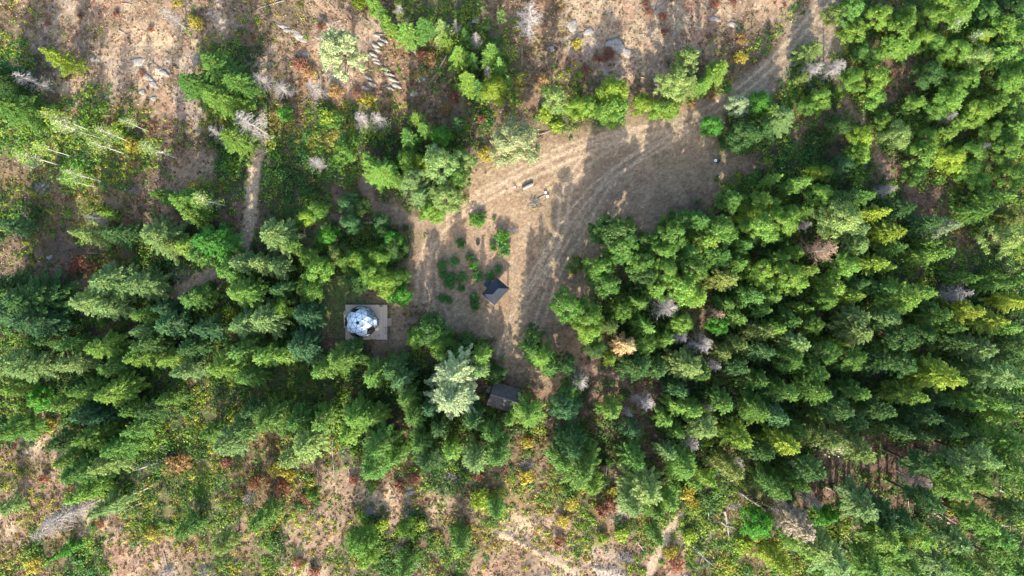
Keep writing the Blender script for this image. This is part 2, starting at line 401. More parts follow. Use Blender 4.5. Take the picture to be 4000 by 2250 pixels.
def puff_mesh(seed, Rr, Hh, clumps=18, crown0=0.35, leaf=0.26, flat=0.7, size=0.36, per=230, shape=1.0, bark='bark', m='leaf'):
    """clumps of foliage carried on limbs"""
    r = np.random.default_rng(seed); Cs = []; Us = []; Ns = []; tb = MB()
    tb.tube([(0, 0, -0.3), (0.1, 0.05, Hh*0.3), (-0.05, 0.1, Hh*0.65), (0, 0, Hh*0.93)], [Hh*0.016+0.05, Hh*0.013+.03, Hh*0.008+.02, 0.02], 7)
    for i in range(clumps):
        t = (i+0.5)/clumps; z = Hh*(crown0+(1-crown0)*(t**0.9)*0.93)
        rel = 1-abs((z/Hh-crown0)/(1-crown0)-0.3)/0.75; rr = Rr*max(0.12, rel)**(0.7*shape)
        az = i*2.399+r.normal()*0.35; rad = rr*(0.35+0.6*r.random()) if i < clumps-2 else rr*0.2
        c = np.array((math.cos(az)*rad, math.sin(az)*rad, z)); cr = Rr*size*r.uniform(0.45, 1.4)
        z0 = max(Hh*0.15, z-rad*0.6-0.4)
        tb.tube([(0, 0, z0), tuple(c*0.55+np.array((0, 0, z0*.45-0.05))), tuple(c)], [0.07, 0.045, 0.015], 4, False)
        n_ = int(per*r.uniform(0.7, 1.3)*(cr/(Rr*size))**1.5)
        v = norm(r.normal(size=(n_, 3))); v[:, 2] = np.abs(v[:, 2])*1.0-0.25*(r.random(n_) < 0.5)
        q = v*(0.45+0.6*r.random((n_, 1)))*cr*(1+0.28*np.sin(v[:, :1]*5+i)*np.cos(v[:, 1:2]*4+i)); q[:, 2] *= flat
        Cs.append(c+q); Us.append(norm(np.cross(v, r.normal(size=(n_, 3)))+v*0.3)); Ns.append(norm(v+r.normal(size=(n_, 3))*0.5+np.array((0, 0, 0.35))))
    Cn = np.concatenate(Cs); U = np.concatenate(Us); N = np.concatenate(Ns); W_ = norm(np.cross(N, U)); sc = r.uniform(0.65, 1.3, (len(Cn), 1))
    V_, F_ = diamonds(Cn, U*leaf*0.55*sc, W_*leaf*0.42*sc)
    return mesh_np('crown', V_, F_, M[m]), tb.mesh('trunk', M[bark])

def snag_mesh(seed, Rr, Hh, wood='deadwood', nb=110, base=0.2, up=0.35, twig=8, thick=1.0):
    r = np.random.default_rng(seed); tb = MB(); bb = MB()
    tb.tube([(0, 0, -0.3), (0.08, 0, Hh*.4), (0, .1, Hh*.75), (0.05, 0.05, Hh)], [(Hh*0.011+.05)*thick, (Hh*.008+.04)*thick, 0.07*thick, 0.02], 7)
    for i in range(nb):
        t = i/nb; z = Hh*(base+(1-base)*t*0.98); L = Rr*(0.35+0.75*r.random())*(1-t)**0.6+0.3; az = r.random()*6.283
        d = np.array((math.cos(az), math.sin(az), 0)); rise = up*(0.3+t)+r.normal()*0.15
        lat = np.array((-d[1], d[0], 0))*r.normal()*0.18*L
        pt = lambda s: np.array((0, 0, z))+d*L*s+lat*s*s+np.array((0, 0, rise*L*s-0.25*L*s*s))
        bb.tube([pt(0), pt(.4), pt(.75), pt(1)], [0.036*thick, 0.028*thick, 0.019*thick, 0.009], 3, False)
        for k in range(twig):
            s = r.uniform(0.3, 0.95); a = pt(s); e = a+(d*0.5+np.array((-d[1], d[0], 0))*r.choice((-1, 1))*r.uniform(.4, 1)+np.array((0, 0, r.normal()*0.35)))*L*0.26
            bb.tube([a, (a+e)/2+r.normal(size=3)*0.03, e], [0.022*thick, 0.016*thick, 0.008], 3, False)
    return bb.mesh('branches', M[wood]), tb.mesh('trunk', M[wood if wood != 'browntwig' else 'deadwood'])

def aspen_mesh(seed, Rr, Hh, leaves=420):
    r = np.random.default_rng(seed); tb = MB(); bb = []
    lean = r.normal(size=2)*0.25
    tb.tube([(0, 0, -.3), (lean[0], 0, Hh*.4), (lean[0], lean[1], Hh*.75), (0, 0, Hh)], [0.11, 0.09, 0.06, 0.015], 6)
    Cs = []
    for i in range(26):
        z = Hh*(0.45+0.53*i/26); az = r.random()*6.283; L = Rr*(0.4+0.6*r.random())*(1.15-i/26)
        e = np.array((math.cos(az)*L, math.sin(az)*L, z+L*r.uniform(0.3, .9))); s0 = np.array((lean[0]*.9, lean[1]*.6, z))
        tb.tube([s0, (s0+e)/2+r.normal(size=3)*0.08, e], [0.035, 0.024, 0.01], 3, False)
        for k in range(2):
            q = s0+(e-s0)*r.uniform(.4, .9); tb.tube([q, q+r.normal(size=3)*0.45], [0.018, 0.008], 3, False)
        Cs.append(e+r.normal(size=(max(1, leaves//26), 3))*Rr*0.2)
    Cn = np.concatenate(Cs); n_ = len(Cn); U = norm(r.normal(size=(n_, 3))); W_ = norm(np.cross(U, r.normal(size=(n_, 3))+np.array((0, 0, 1))))
    V_, F_ = diamonds(Cn, U*0.15, W_*0.11)
    return mesh_np('crown', V_, F_, M['leaf']), tb.mesh('trunk', M['whitebark'])

def bush_mesh(seed, n_=420, leaf=0.17, flat=0.75):
    """radius 1 m"""
    r = np.random.default_rng(seed); Cs = []; Ns = []; sb = MB()
    for i in range(9):
        az = i*0.7+r.normal()*.3; rad = 0.0 if i == 0 else r.uniform(0.3, 0.62); cr = r.uniform(0.33, 0.5)
        c = np.array((math.cos(az)*rad, math.sin(az)*rad, r.uniform(0.35, 0.75)*flat+0.1)); k = n_//9
        v = norm(r.normal(size=(k, 3))); v[:, 2] = np.abs(v[:, 2])
        Cs.append(c+v*cr*r.uniform(.55, 1.1, (k, 1))); Ns.append(norm(v+r.normal(size=(k, 3))*.5+np.array((0, 0, .3))))
        sb.tube([(0, 0, -0.1), tuple(c*0.6), tuple(c)], [0.03, 0.02, 0.008], 3, False)
    Cn = np.concatenate(Cs); N = np.concatenate(Ns); U = norm(np.cross(N, r.normal(size=Cn.shape))); W_ = norm(np.cross(N, U)); sc = r.uniform(.6, 1.3, (len(Cn), 1))
    V_, F_ = diamonds(Cn, U*leaf*.6*sc, W_*leaf*.42*sc)
    return mesh_np('foliage', V_, F_, M['leaf']), sb.mesh('stems', M['bark'])

PROTO = {   # kind -> list of (crown mesh, trunk mesh, radius, height)
 'fs': [(*conifer_mesh(s, 1.7, 7.5, 1.2, 0.08, leaf=0.20), 1.7, 7.5) for s in (1, 2, 3)],
 'fm': [(*conifer_mesh(s, 2.7, 12.5, 1.0, 0.12, sp), 2.7, 12.5) for s, sp in ((4, .8), (5, .7), (6, .9), (7, .75))] + [(*conifer_mesh(s, 3.0, 10.5, .85, .10, sp, leaf=.24, droop=.4), 3.0, 10.5) for s, sp in ((51, .55), (52, .65), (53, .5))],
 'fl': [(*conifer_mesh(s, 4.0, 16.5, 0.95, 0.14, sp, leaf=0.235), 4.0, 16.5) for s, sp in ((8, .75), (9, .65), (10, .8))],
 'pm': [(*puff_mesh(s, 3.4, 12.5, 46, 0.30, 0.205, 0.6, 0.235, 320, 0.75, m='needle'), 3.4, 12.5) for s in (11, 12, 13)] + [(*puff_mesh(s, 3.4, 12.5, 70, 0.35, 0.20, 0.45, 0.17, 190, 0.85, m='needle'), 3.4, 12.5) for s in (54, 55, 56)],
 'dm': [(*puff_mesh(s, 3.2, 8.5, 24, 0.25, 0.215, 0.8, 0.32, 420, 0.8), 3.2, 8.5) for s in (14, 15, 16)] + [(*puff_mesh(s, 3.2, 8.5, 46, 0.25, 0.23, 0.7, 0.22, 200, 0.9), 3.2, 8.5) for s in (57, 58)],
 'ds': [(*puff_mesh(s, 2.0, 5.5, 16, 0.2, 0.20, 0.8, 0.36, 330, 0.8), 2.0, 5.5) for s in (17, 18)],
 'fh': [(*conifer_mesh(s, 2.9, 17.0, 1.0, 0.50, .6, leaf=0.22), 2.9, 17.0) for s in (41, 42, 43)],
 'sn': [(*snag_mesh(s, 2.4, 12.5), 2.4, 12.5) for s in (19, 20, 21)],
 'sb': [(*snag_mesh(s, 2.6, 12.5, 'browntwig', 120, .25, .2, 7), 2.6, 12.5) for s in (22,)],
 'as': [(*aspen_mesh(s, 1.7, 10.0), 1.7, 10.0) for s in (23, 24, 25)],
}
BUSH = [bush_mesh(s) for s in (31, 32, 33, 34)]
PAL = {'D': (0.055,0.122,0.030), 'B': (0.060,0.142,0.052), 'G': (0.070,0.165,0.032), 'M': (0.098,0.200,0.036), 'L': (0.150,0.265,0.044),
       'Y': (0.215,0.30,0.036), 'P': (0.175,0.262,0.082), 'Q': (0.28,0.33,0.17), 'O': (0.14,0.19,0.045), 'T': (0.50,0.37,0.19), 'E': (0.26,0.135,0.09),
       'K': (0.34,0.28,0.21), 'H': (0.075,0.23,0.030)}
CNAME = {'D': 'dark green', 'B': 'dark blue-green', 'G': 'green', 'M': 'mid green', 'L': 'light green', 'Y': 'yellow-green', 'P': 'pale sage green',
         'Q': 'pale silvery green', 'O': 'olive green', 'T': 'tan dried-out', 'E': 'red-brown', 'K': 'pinkish grey', 'H': 'bright green'}

# ---------------------------------------------------------------- every tree: kind, photo x, y of its crown, apparent radius, colour
TREES = """
f 30 320 72 D;f 70 425 90 M;f 240 233 55 Y;f 760 330 72 M;f 850 262 85 M;f 925 330 72 M;f 860 395 66 L;f 925 400 45 L;f 916 544 60 L
f 40 280 50 B;f 41 880 50 B;s 975 480 62 W;s 850 518 36 W;s 125 320 50 W;s 668 67 34 W
a 260 490 62 P;a 223 462 45 Y;a 414 520 45 P;a 385 565 40 P;a 595 580 48 P;a 171 578 42 Y;a 103 610 48 L;a 290 680 50 L;a 272 705 36 L;a 505 480 30 P
p 1331 207 92 Q;f 1455 10 40 L;f 1497 52 34 M;f 1523 98 36 L;f 1595 135 48 L;f 1657 114 46 M;f 1728 119 44 P;f 1745 160 32 L;f 1818 145 30 M
f 1792 217 46 L;f 1850 235 30 M;f 1916 212 48 L;f 1952 259 38 L;f 1828 321 50 L;f 1870 345 40 M;d 1930 352 55 Y;f 1983 321 32 M;p 1958 62 26 P;d 1400 6 30 Y;d 1575 40 45 O
s 1569 60 34 W;s 1859 155 26 K;s 1782 103 20 W;s 1906 280 20 K;r 1098 347 50 W;s 1222 342 34 W;s 1414 466 38 W;s 1476 466 36 W;s 1233 637 32 W;s 1699 577 20 K;s 1015 310 34 W
f 1631 466 45 L;f 1595 533 50 M;f 1657 507 42 M;f 1787 487 36 D;f 1440 616 36 M;f 1487 673 76 L;f 1440 640 40 L;f 1548 700 44 M;p 1735 647 74 P;p 1790 690 50 M;p 1621 709 60 P;f 1650 770 60 P;p 1740 770 60 P
d 1595 631 40 L;d 1652 637 34 Y;d 1725 533 46 H;d 1350 595 40 M;p 1828 626 34 P;p 2010 560 92 Q;d 1690 825 52 L
s 2067 72 62 W;p 2166 388 52 P;d 2393 360 68 Y;d 2393 430 66 L;d 2310 415 46 L;d 2248 414 44 L;d 2505 405 38 Y;d 2555 425 36 L;d 2610 424 42 L
p 2680 240 58 P;p 2630 335 68 P;f 2690 330 50 P;f 2800 280 56 L;f 2755 325 42 L;f 2725 345 36 L;p 2880 409 46 Q;d 2963 404 52 H;d 2782 490 46 H;d 2906 528 62 D;d 2850 560 40 D;d 2980 500 50 D
f 3171 197 60 P;d 3336 124 55 Y;p 3321 41 50 M;d 3440 62 56 Y;f 3518 114 62 L;f 3543 60 40 L;d 3631 67 46 L;f 3700 31 56 L;f 3776 31 52 L;f 3854 52 50 M;f 3906 119 62 L;d 3828 150 46 Y;f 3958 31 50 D
f 3973 150 50 M;f 3585 155 46 L;d 3745 202 48 Y;d 3807 223 55 P;f 3906 217 60 L;f 3647 171 42 M;d 3683 207 45 L;d 3492 176 40 Y;f 3549 185 45 L;d 3414 223 44 L;d 3414 310 58 Y;d 3321 310 48 M;d 3414 383 42 Y
f 3621 290 58 D;d 3709 321 45 Y;f 3776 310 50 L;f 3932 321 56 L;f 3968 280 45 M;f 3699 399 60 L;f 3650 430 48 L;d 3807 445 58 Y;f 3880 414 55 L;f 3973 373 50 L;f 3958 455 45 M;f 3564 409 40 L;f 3507 528 56 P;f 3621 538 45 L
f 3688 528 50 L;f 3595 606 60 L;d 3714 621 58 Y;d 3792 595 52 Y;f 3921 585 62 M;f 3968 507 50 L;f 3357 543 50 Y;f 3352 606 45 L;f 3047 466 72 P;f 3010 440 50 L;f 3197 388 52 L;f 3150 420 36 M;f 3269 497 46 D;f 3280 647 46 B
f 3119 720 45 L;f 3166 683 35 Y;f 3212 678 32 L;f 3026 699 36 L;f 3569 683 45 M;d 3776 668 50 Y;d 3828 709 46 Y;f 3947 688 55 M;f 3450 470 40 M;f 3860 520 46 M;f 3740 480 40 L;d 3250 60 40 O;d 3370 200 36 M;d 3130 300 34 O
s 3176 274 44 K;s 3264 264 46 W;a 3750 85 40 L;s 3830 575 26 W;s 3705 455 28 K;s 3462 740 30 W;a 3820 140 30 P
f 740 791 76 M;f 650 770 48 M;f 766 843 56 L;a 800 780 50 P;f 424 838 26 L;f 347 916 60 P;f 466 916 56 D;f 631 926 92 P;f 690 960 50 O;f 828 947 90 H;f 745 967 50 L;f 800 1000 60 M;f 430 1100 84 P;f 560 1110 74 P;f 362 1180 82 P;f 440 1200 60 P
f 130 1175 110 D;f 155 1257 88 B;f 60 1215 86 B;f 50 1120 60 D;f 766 1164 60 M;f 957 1030 60 P;f 900 1060 50 M;f 957 1143 78 L;f 569 1231 46 L;f 636 1205 46 B;f 673 1268 56 B;f 559 1293 46 P;f 807 1283 60 B;f 957 1268 74 P
f 290 1345 46 M;f 404 1355 66 L;f 580 1345 60 D;f 548 1397 56 L;f 668 1402 56 L;f 750 1360 60 D;f 450 1430 50 M;f 290 1418 60 P;f 130 1438 70 P;f 50 1423 70 P;f 725 1449 60 P;f 880 1430 78 L;f 957 1371 60 M;f 975 1470 60 M;f 210 1330 50 D
s 373 854 30 K;d 1357 797 50 B;d 1404 807 40 D;d 1248 828 42 M;d 1378 874 46 B;d 1489 864 34 B;d 1492 905 34 D;d 1533 936 36 H;f 1078 921 80 P;f 1026 1030 56 P;f 1090 1045 56 P;f 1150 960 40 M;d 1248 1050 62 L;d 1215 1010 40 L;d 1321 988 42 O
d 1362 1019 50 M;d 1414 1019 46 L;d 1487 1009 46 L;d 1543 973 45 D;d 1440 1060 58 M;d 1404 1097 50 D;d 1497 1095 58 L;d 1564 1081 45 M;d 1564 1150 42 H;d 1520 1130 40 L;d 1285 921 40 H;d 1202 848 30 Y;d 1217 1133 56 M;f 1098 1133 50 D;d 1109 1200 48 L
f 1197 1232 66 B;f 1047 1247 74 P;f 1180 1355 74 B;f 1345 1400 78 M;f 1375 1362 44 D;f 1119 1387 50 L;f 1052 1387 60 L;f 1275 1440 60 M;f 1543 1440 66 D;f 1569 1480 60 B;f 1466 1464 60 M;d 1626 1319 46 L;d 1683 1276 66 D;d 1725 1346 58 M;d 1790 1385 45 M;d 1715 1300 50 M
f 1778 1455 116 Q;f 1766 1550 110 Q;f 1880 1392 58 L;f 1875 1445 50 P;d 1818 1340 34 D;d 1942 1460 36 D;f 1735 1388 42 M
p 2414 905 78 D;p 2420 965 76 M;p 2350 900 50 D;p 2342 1045 58 M;p 2362 1112 58 M;d 2248 1035 36 O;p 2497 1030 64 M;p 2611 915 70 M;p 2590 985 62 M;p 2683 993 60 M;p 2730 870 66 M;p 2810 900 70 M;p 2760 940 60 L;p 2807 998 70 M;p 2595 1060 58 L
p 2699 1060 65 M;p 2518 1081 56 D;p 2564 1128 50 L;p 2662 1133 72 L;p 2720 1160 50 L;p 2828 1092 58 O;p 2880 1030 46 L;d 2921 843 55 Y;p 2849 781 46 M;p 2968 791 50 L;p 2968 890 70 L;p 2958 1060 60 L;p 2900 960 50 M;p 2640 860 46 D;p 2500 940 40 D
p 2492 1185 50 L;p 2430 1216 46 M;p 2223 1195 66 M;p 2290 1235 64 M;p 2295 1290 60 L;f 2383 1278 46 O;p 2518 1278 54 L;p 2657 1262 50 L;p 2595 1325 42 L;f 2445 1350 52 T;f 2383 1402 36 Y;p 2321 1356 50 D;p 2518 1345 46 M;f 2492 1433 74 D;p 2569 1438 50 D
f 2688 1428 78 P;f 2740 1460 50 M;f 2880 1345 56 O;f 2818 1376 44 O;d 2807 1268 48 H;f 2870 1242 46 M;p 2838 1190 45 M;p 2932 1159 58 M;p 2983 1110 46 L;p 2973 1210 46 M;f 2968 1293 58 O;f 2968 1371 58 D;f 2880 1433 56 D;f 2958 1485 56 M
p 2088 1310 44 D;f 2075 1365 62 M;f 2120 1395 66 L;f 2145 1430 56 M;p 2207 1423 46 D;f 2254 1485 40 P;s 2262 1490 44 W;s 2600 1200 54 W;b 2797 1226 36 E;s 2657 1314 34 K;s 2740 1345 50 W;s 2792 1428 30 K
p 3016 797 46 L;p 3047 869 62 L;p 3083 833 36 L;f 3135 828 46 M;p 3197 760 42 L;f 3280 786 50 D;f 3362 771 46 M;p 3270 860 72 P;p 3330 900 66 P;f 3419 833 50 Y;f 3466 910 58 Y;f 3440 925 40 Y;f 3512 817 46 D;f 3611 874 50 D;f 3694 885 46 Q;f 3807 833 56 M
f 3875 781 50 L;p 3911 936 66 P;f 3978 843 50 O;f 3978 973 42 L;f 3481 967 46 M;f 3621 952 36 L;f 3590 1004 46 L;f 3657 983 46 M;f 3414 1030 52 Y;f 3450 1045 36 Y;p 3047 1009 40 L;p 3098 988 32 L;p 3336 957 46 P;p 3290 1040 58 L;p 3150 1055 42 L;p 3067 1081 60 L
p 3104 1107 50 L;p 3010 1159 46 L;p 3238 1123 50 L;f 3321 1154 50 Y;p 3342 1107 44 D;p 3140 1205 36 L;p 3223 1169 42 M;p 3440 1133 50 M;p 3507 1170 84 L;p 3585 1143 54 L;s 3740 1143 40 K;f 3880 1112 46 M;f 3766 1086 40 M;f 3880 1081 32 L;f 3973 1102 32 L
f 3958 1180 55 Y;f 3766 1215 60 Y;f 3854 1252 62 Y;p 3642 1226 56 M;f 3709 1278 46 L;f 3911 1278 42 L;p 3455 1242 50 P;p 3331 1236 60 P;p 3336 1293 72 P;f 3269 1340 32 Y;p 3507 1319 70 D;p 3595 1309 50 D;f 3725 1335 60 D;f 3807 1361 56 P;p 3166 1268 46 M
p 3083 1252 58 M;p 3021 1280 46 L;p 3104 1340 64 P;p 3217 1376 60 M;p 3083 1402 56 M;f 3176 1450 60 L;p 3311 1397 56 M;p 3424 1407 60 D;p 3507 1418 60 D;f 3663 1469 78 Y;f 3911 1392 50 D;f 3890 1464 70 P;f 3990 1350 50 D;f 3780 1440 50 D;s 3140 879 26 W;b 3207 978 60 E;s 3725 1160 24 W
f 31 1521 60 L;d 155 1557 56 H;f 248 1578 50 L;f 455 1531 74 L;f 340 1526 56 M;f 336 1619 60 B;f 518 1603 56 M;f 52 1680 70 M;f 228 1733 56 D;f 362 1707 74 L;f 285 1790 66 M;f 466 1748 70 M;f 336 1836 84 M;f 424 1810 70 P;f 331 1924 56 L;f 414 1981 54 P
f 543 1671 60 M;f 595 1603 56 D;f 900 1722 78 P;f 973 1665 60 D;f 735 2059 44 M;f 238 2162 36 H;f 10 1990 44 P;p 880 2121 46 P;f 820 1690 50 M;f 655 1560 50 M;f 400 1635 44 B
s 245 2020 62 W;s 185 2070 48 W;s 330 1980 34 W
f 1067 1635 86 M;f 1000 1600 60 D;f 1171 1640 70 M;f 1207 1728 84 P;f 1135 1780 60 P;f 1269 1635 60 M;f 1393 1624 70 L;f 1466 1624 60 L;f 1362 1692 60 L;f 1487 1738 92 M;f 1466 1815 76 M;f 1550 1780 50 M;f 1621 1619 66 M;f 1595 1552 60 M;f 1683 1593 50 B
f 1647 1723 66 M;f 1673 1790 70 D;f 1714 1666 60 D;f 1761 1759 46 L;f 1849 1640 62 D;f 1921 1690 58 M;f 1854 1790 70 P;f 1947 1769 66 M;d 1409 2106 64 M;d 1435 2168 50 L;d 1590 2064 36 L;f 1026 2023 56 M;f 1585 2219 54 M;f 1937 1992 44 M;f 1797 2116 50 M;d 1228 1924 28 M
f 2064 1614 74 L;f 1990 1640 40 M;p 2207 1588 58 B;p 2223 1526 46 M;f 2388 1604 58 L;p 2466 1676 46 B;f 2233 1748 90 D;f 2269 1830 96 M;f 2200 1800 60 M;f 2311 1893 56 L;f 2481 1795 70 M;f 2518 1904 98 P;f 2466 1966 66 P;f 2560 1990 54 M;f 2611 1955 56 L;f 2564 2095 44 M
f 2647 1588 58 L;f 2600 1640 50 L;f 2650 1690 50 L;f 2699 1598 50 L;f 2735 1593 34 Y;f 2750 1671 70 P;f 2673 1820 72 L;f 2611 1769 50 P;f 2854 1830 64 O;f 2880 1707 70 Y;f 2820 1570 60 M;f 2958 1604 66 M;f 2983 1759 60 D;f 2766 1873 44 L;f 2714 1885 40 L;f 2647 1526 54 D;d 2958 2043 62 H
s 2523 1572 46 W;s 2455 1614 24 K;s 2765 1592 20 W;s 2704 1733 34 W;s 2880 1815 34 K
f 3052 1531 60 M;f 3021 1619 64 B;f 3181 1526 68 M;f 3259 1593 78 D;f 3331 1526 56 M;f 3321 1640 62 D;f 3057 1728 72 Y;f 3110 1680 50 M;f 3207 1707 66 O;a 3259 1740 56 Q;f 3362 1764 66 O;f 3543 1541 58 L;f 3424 1598 60 D;f 3595 1619 58 D;f 3492 1681 58 D
f 3569 1690 50 D;f 3657 1557 46 D;f 3771 1578 42 L;f 3849 1567 50 L;f 3901 1619 42 L;f 3688 1671 56 D;f 3776 1692 58 D;f 3890 1712 60 L;f 3973 1578 50 D;f 3973 1748 56 M;f 3839 1790 50 P;f 3735 1810 58 P;f 3600 1821 54 D;f 3699 1842 52 M;f 3958 1840 58 M
f 3807 1888 58 L;f 3725 1914 48 L;f 3031 1904 68 M;f 3104 1880 56 M;f 3171 1836 54 D;f 3362 1976 76 P;f 3440 2018 74 D;f 3518 2040 50 D;f 3585 2095 54 L;f 3621 1956 48 D;f 3725 2111 66 P;f 3828 2043 58 L;f 3776 2007 40 Y;f 3890 2095 58 M
f 3932 2155 66 M;f 3440 2095 70 L;f 3492 2140 66 L;f 3197 2137 66 P;f 3129 2130 56 L;f 3259 2199 74 P;f 3388 2214 70 M;f 3543 2225 66 M;f 3647 2199 58 P;f 3760 2225 60 M;f 3854 2225 58 P;f 3041 2194 56 Y;d 3223 2012 40 H;f 3960 1990 50 D;f 3975 2230 60 M
k 3098 2033 84 K;s 3580 1873 50 K;s 3171 1955 36 W;s 3960 2205 30 K
""".replace('\n', ';')

LM = [(1411,1258,'the white dome'),(1936,1139,'the black pavilion roof'),(1975,1555,'the brown shingled cabin'),(1867,950,'the round fire pit'),(2404,181,'the flat grey boulder'),
 (2062,725,'the log bench'),(2792,629,'the small white cap'),(2360,1836,'the tiny dark shed'),(1480,864,'the pale plank bench'),(2445,1350,'the tan dried conifer'),
 (2600,1200,'the white twiggy snag'),(2797,1226,'the red-brown snag'),(2740,1345,'the grey forest snag'),(3207,978,'the brown twiggy snag'),(3098,2033,'the pinkish dead crown'),
 (3580,1873,'the long grey snag'),(2067,72,'the round grey snag'),(1331,207,'the silvery hillside pine'),(1098,347,'the bare sprawling snag'),(975,480,'the large white snag'),
 (1445,466,'the pair of grey snags'),(220,2045,'the leaning grey snag cluster'),(620,1810,'the long branchy fallen log'),(709,1055,'the grey brush pile'),(2523,1572,'the bare radial snag'),
 (2704,1733,'the thin white snag'),(2828,2043,'the pale broken log'),(3264,264,'the swept white snag'),(1771,1500,'the twin pale pines'),(2650,490,'the road mouth'),(3215,30,'the dirt road top'),
 (2560,2160,'the bottom footpath'),(3420,570,'the right-hand footpath'),(3960,60,'the top right corner'),(3960,2200,'the bottom right corner'),(40,2200,'the bottom left corner'),(40,60,'the top left corner'),
 (3980,1125,'the right edge middle'),(20,1125,'the left edge middle'),(2393,395,'the round yellow broadleaf'),(2010,560,'the silvery clearing-edge pine'),(3466,910,'the lime conifer'),
 (3640,900,'the grassy gap in the wood'),(1480,2120,'the bottom broadleaf pair'),(60,880,'the blue-green edge tree'),(490,2240,'the bottom sandy patch'),(860,330,'the green hillside grove'),
 (1750,1660,'the wood below the twin pines'),(3700,1330,'the dark hollow at right'),(3640,60,'the top right lime trees'),(3850,1720,'the dark conifers at lower right'),(950,1280,'the wood left of the dome'),(1150,1700,'the lower left wood')]
def direction(dx, dy):
    a = (math.degrees(math.atan2(-dy, dx))+360) % 360
    return ['right of', 'above right of', 'above', 'above left of', 'left of', 'below left of', 'below', 'below right of'][int(((a+22.5) % 360)//45)]
ORD = ['']+[f', {w} outward' for w in ('second','third','fourth','fifth','sixth','seventh','eighth','ninth','tenth')]
USED = {}
def name_all(items):
    """items: (x, y, look, own landmark or None, setter).  Labels are unique: look + direction + landmark + order outwards."""
    buckets = {}
    for x, y, look, own, fn in items:
        if own: fn(own); continue
        c = sorted(LM, key=lambda l: math.hypot(l[0]-x, l[1]-y))
        c = [l for l in c if math.hypot(l[0]-x, l[1]-y) > 12]
        l = c[0]; d = math.hypot(l[0]-x, l[1]-y)
        buckets.setdefault((look, direction(x-l[0], y-l[1]), l[2]), []).append((d, x, y, fn))
    for (look, dr, lm), ls in buckets.items():
        ls.sort(key=lambda q: q[0])
        k0 = USED.get((look, dr, lm), 0)
        for i, (d, x, y, fn) in enumerate(ls): fn(f"{look} {dr} {lm}{ORD[min(9, k0+i)]}")
        USED[(look, dr, lm)] = k0+len(ls)

items = []; TREEPOS = []
OWN = {(2445,1350): 'tan dried-out conifer in the middle of the green forest', (2600,1200): 'white twiggy snag in the forest right of the clearing', (2797,1226): 'small red-brown dead snag among green pines',
 (2740,1345): 'grey bare snag in a dark gap inside the forest', (3207,978): 'brown twiggy dead snag with a pale trunk in the dense wood', (3098,2033): 'big conifer with a pinkish grey dying crown at lower right',
 (3580,1873): 'long grey bare snag leaning out over the dark gap at lower right', (2067,72): 'round grey bare snag on the dry hillside at top centre', (1331,207): 'pale silvery green pine standing alone on the dry hillside',
 (1098,347): 'bare sprawling snag with whitish limbs on the dry hillside', (975,480): 'large white twiggy snag at upper left beside a light green conifer', (2523,1572): 'bare radial snag like a grey star below the forest edge',
 (2704,1733): 'thin white snag pointing down right in the lower forest', (3264,264): 'swept white snag standing over the start of the right footpath', (1778,1455): 'pale silvery pine, upper of the twin pale pines left of the cabin',
 (1766,1550): 'pale silvery pine, lower of the twin pale pines left of the cabin', (2010,560): 'silvery pine at the upper left edge of the clearing', (3466,910): 'lime yellow-green conifer in the dense wood at right',
 (2393,360): 'round yellow broadleaf tree north of the clearing, upper half of its clump', (1414,466): 'grey twiggy snag, left one of the pair', (1476,466): 'grey twiggy snag, right one of the pair'}
FIRST = {}
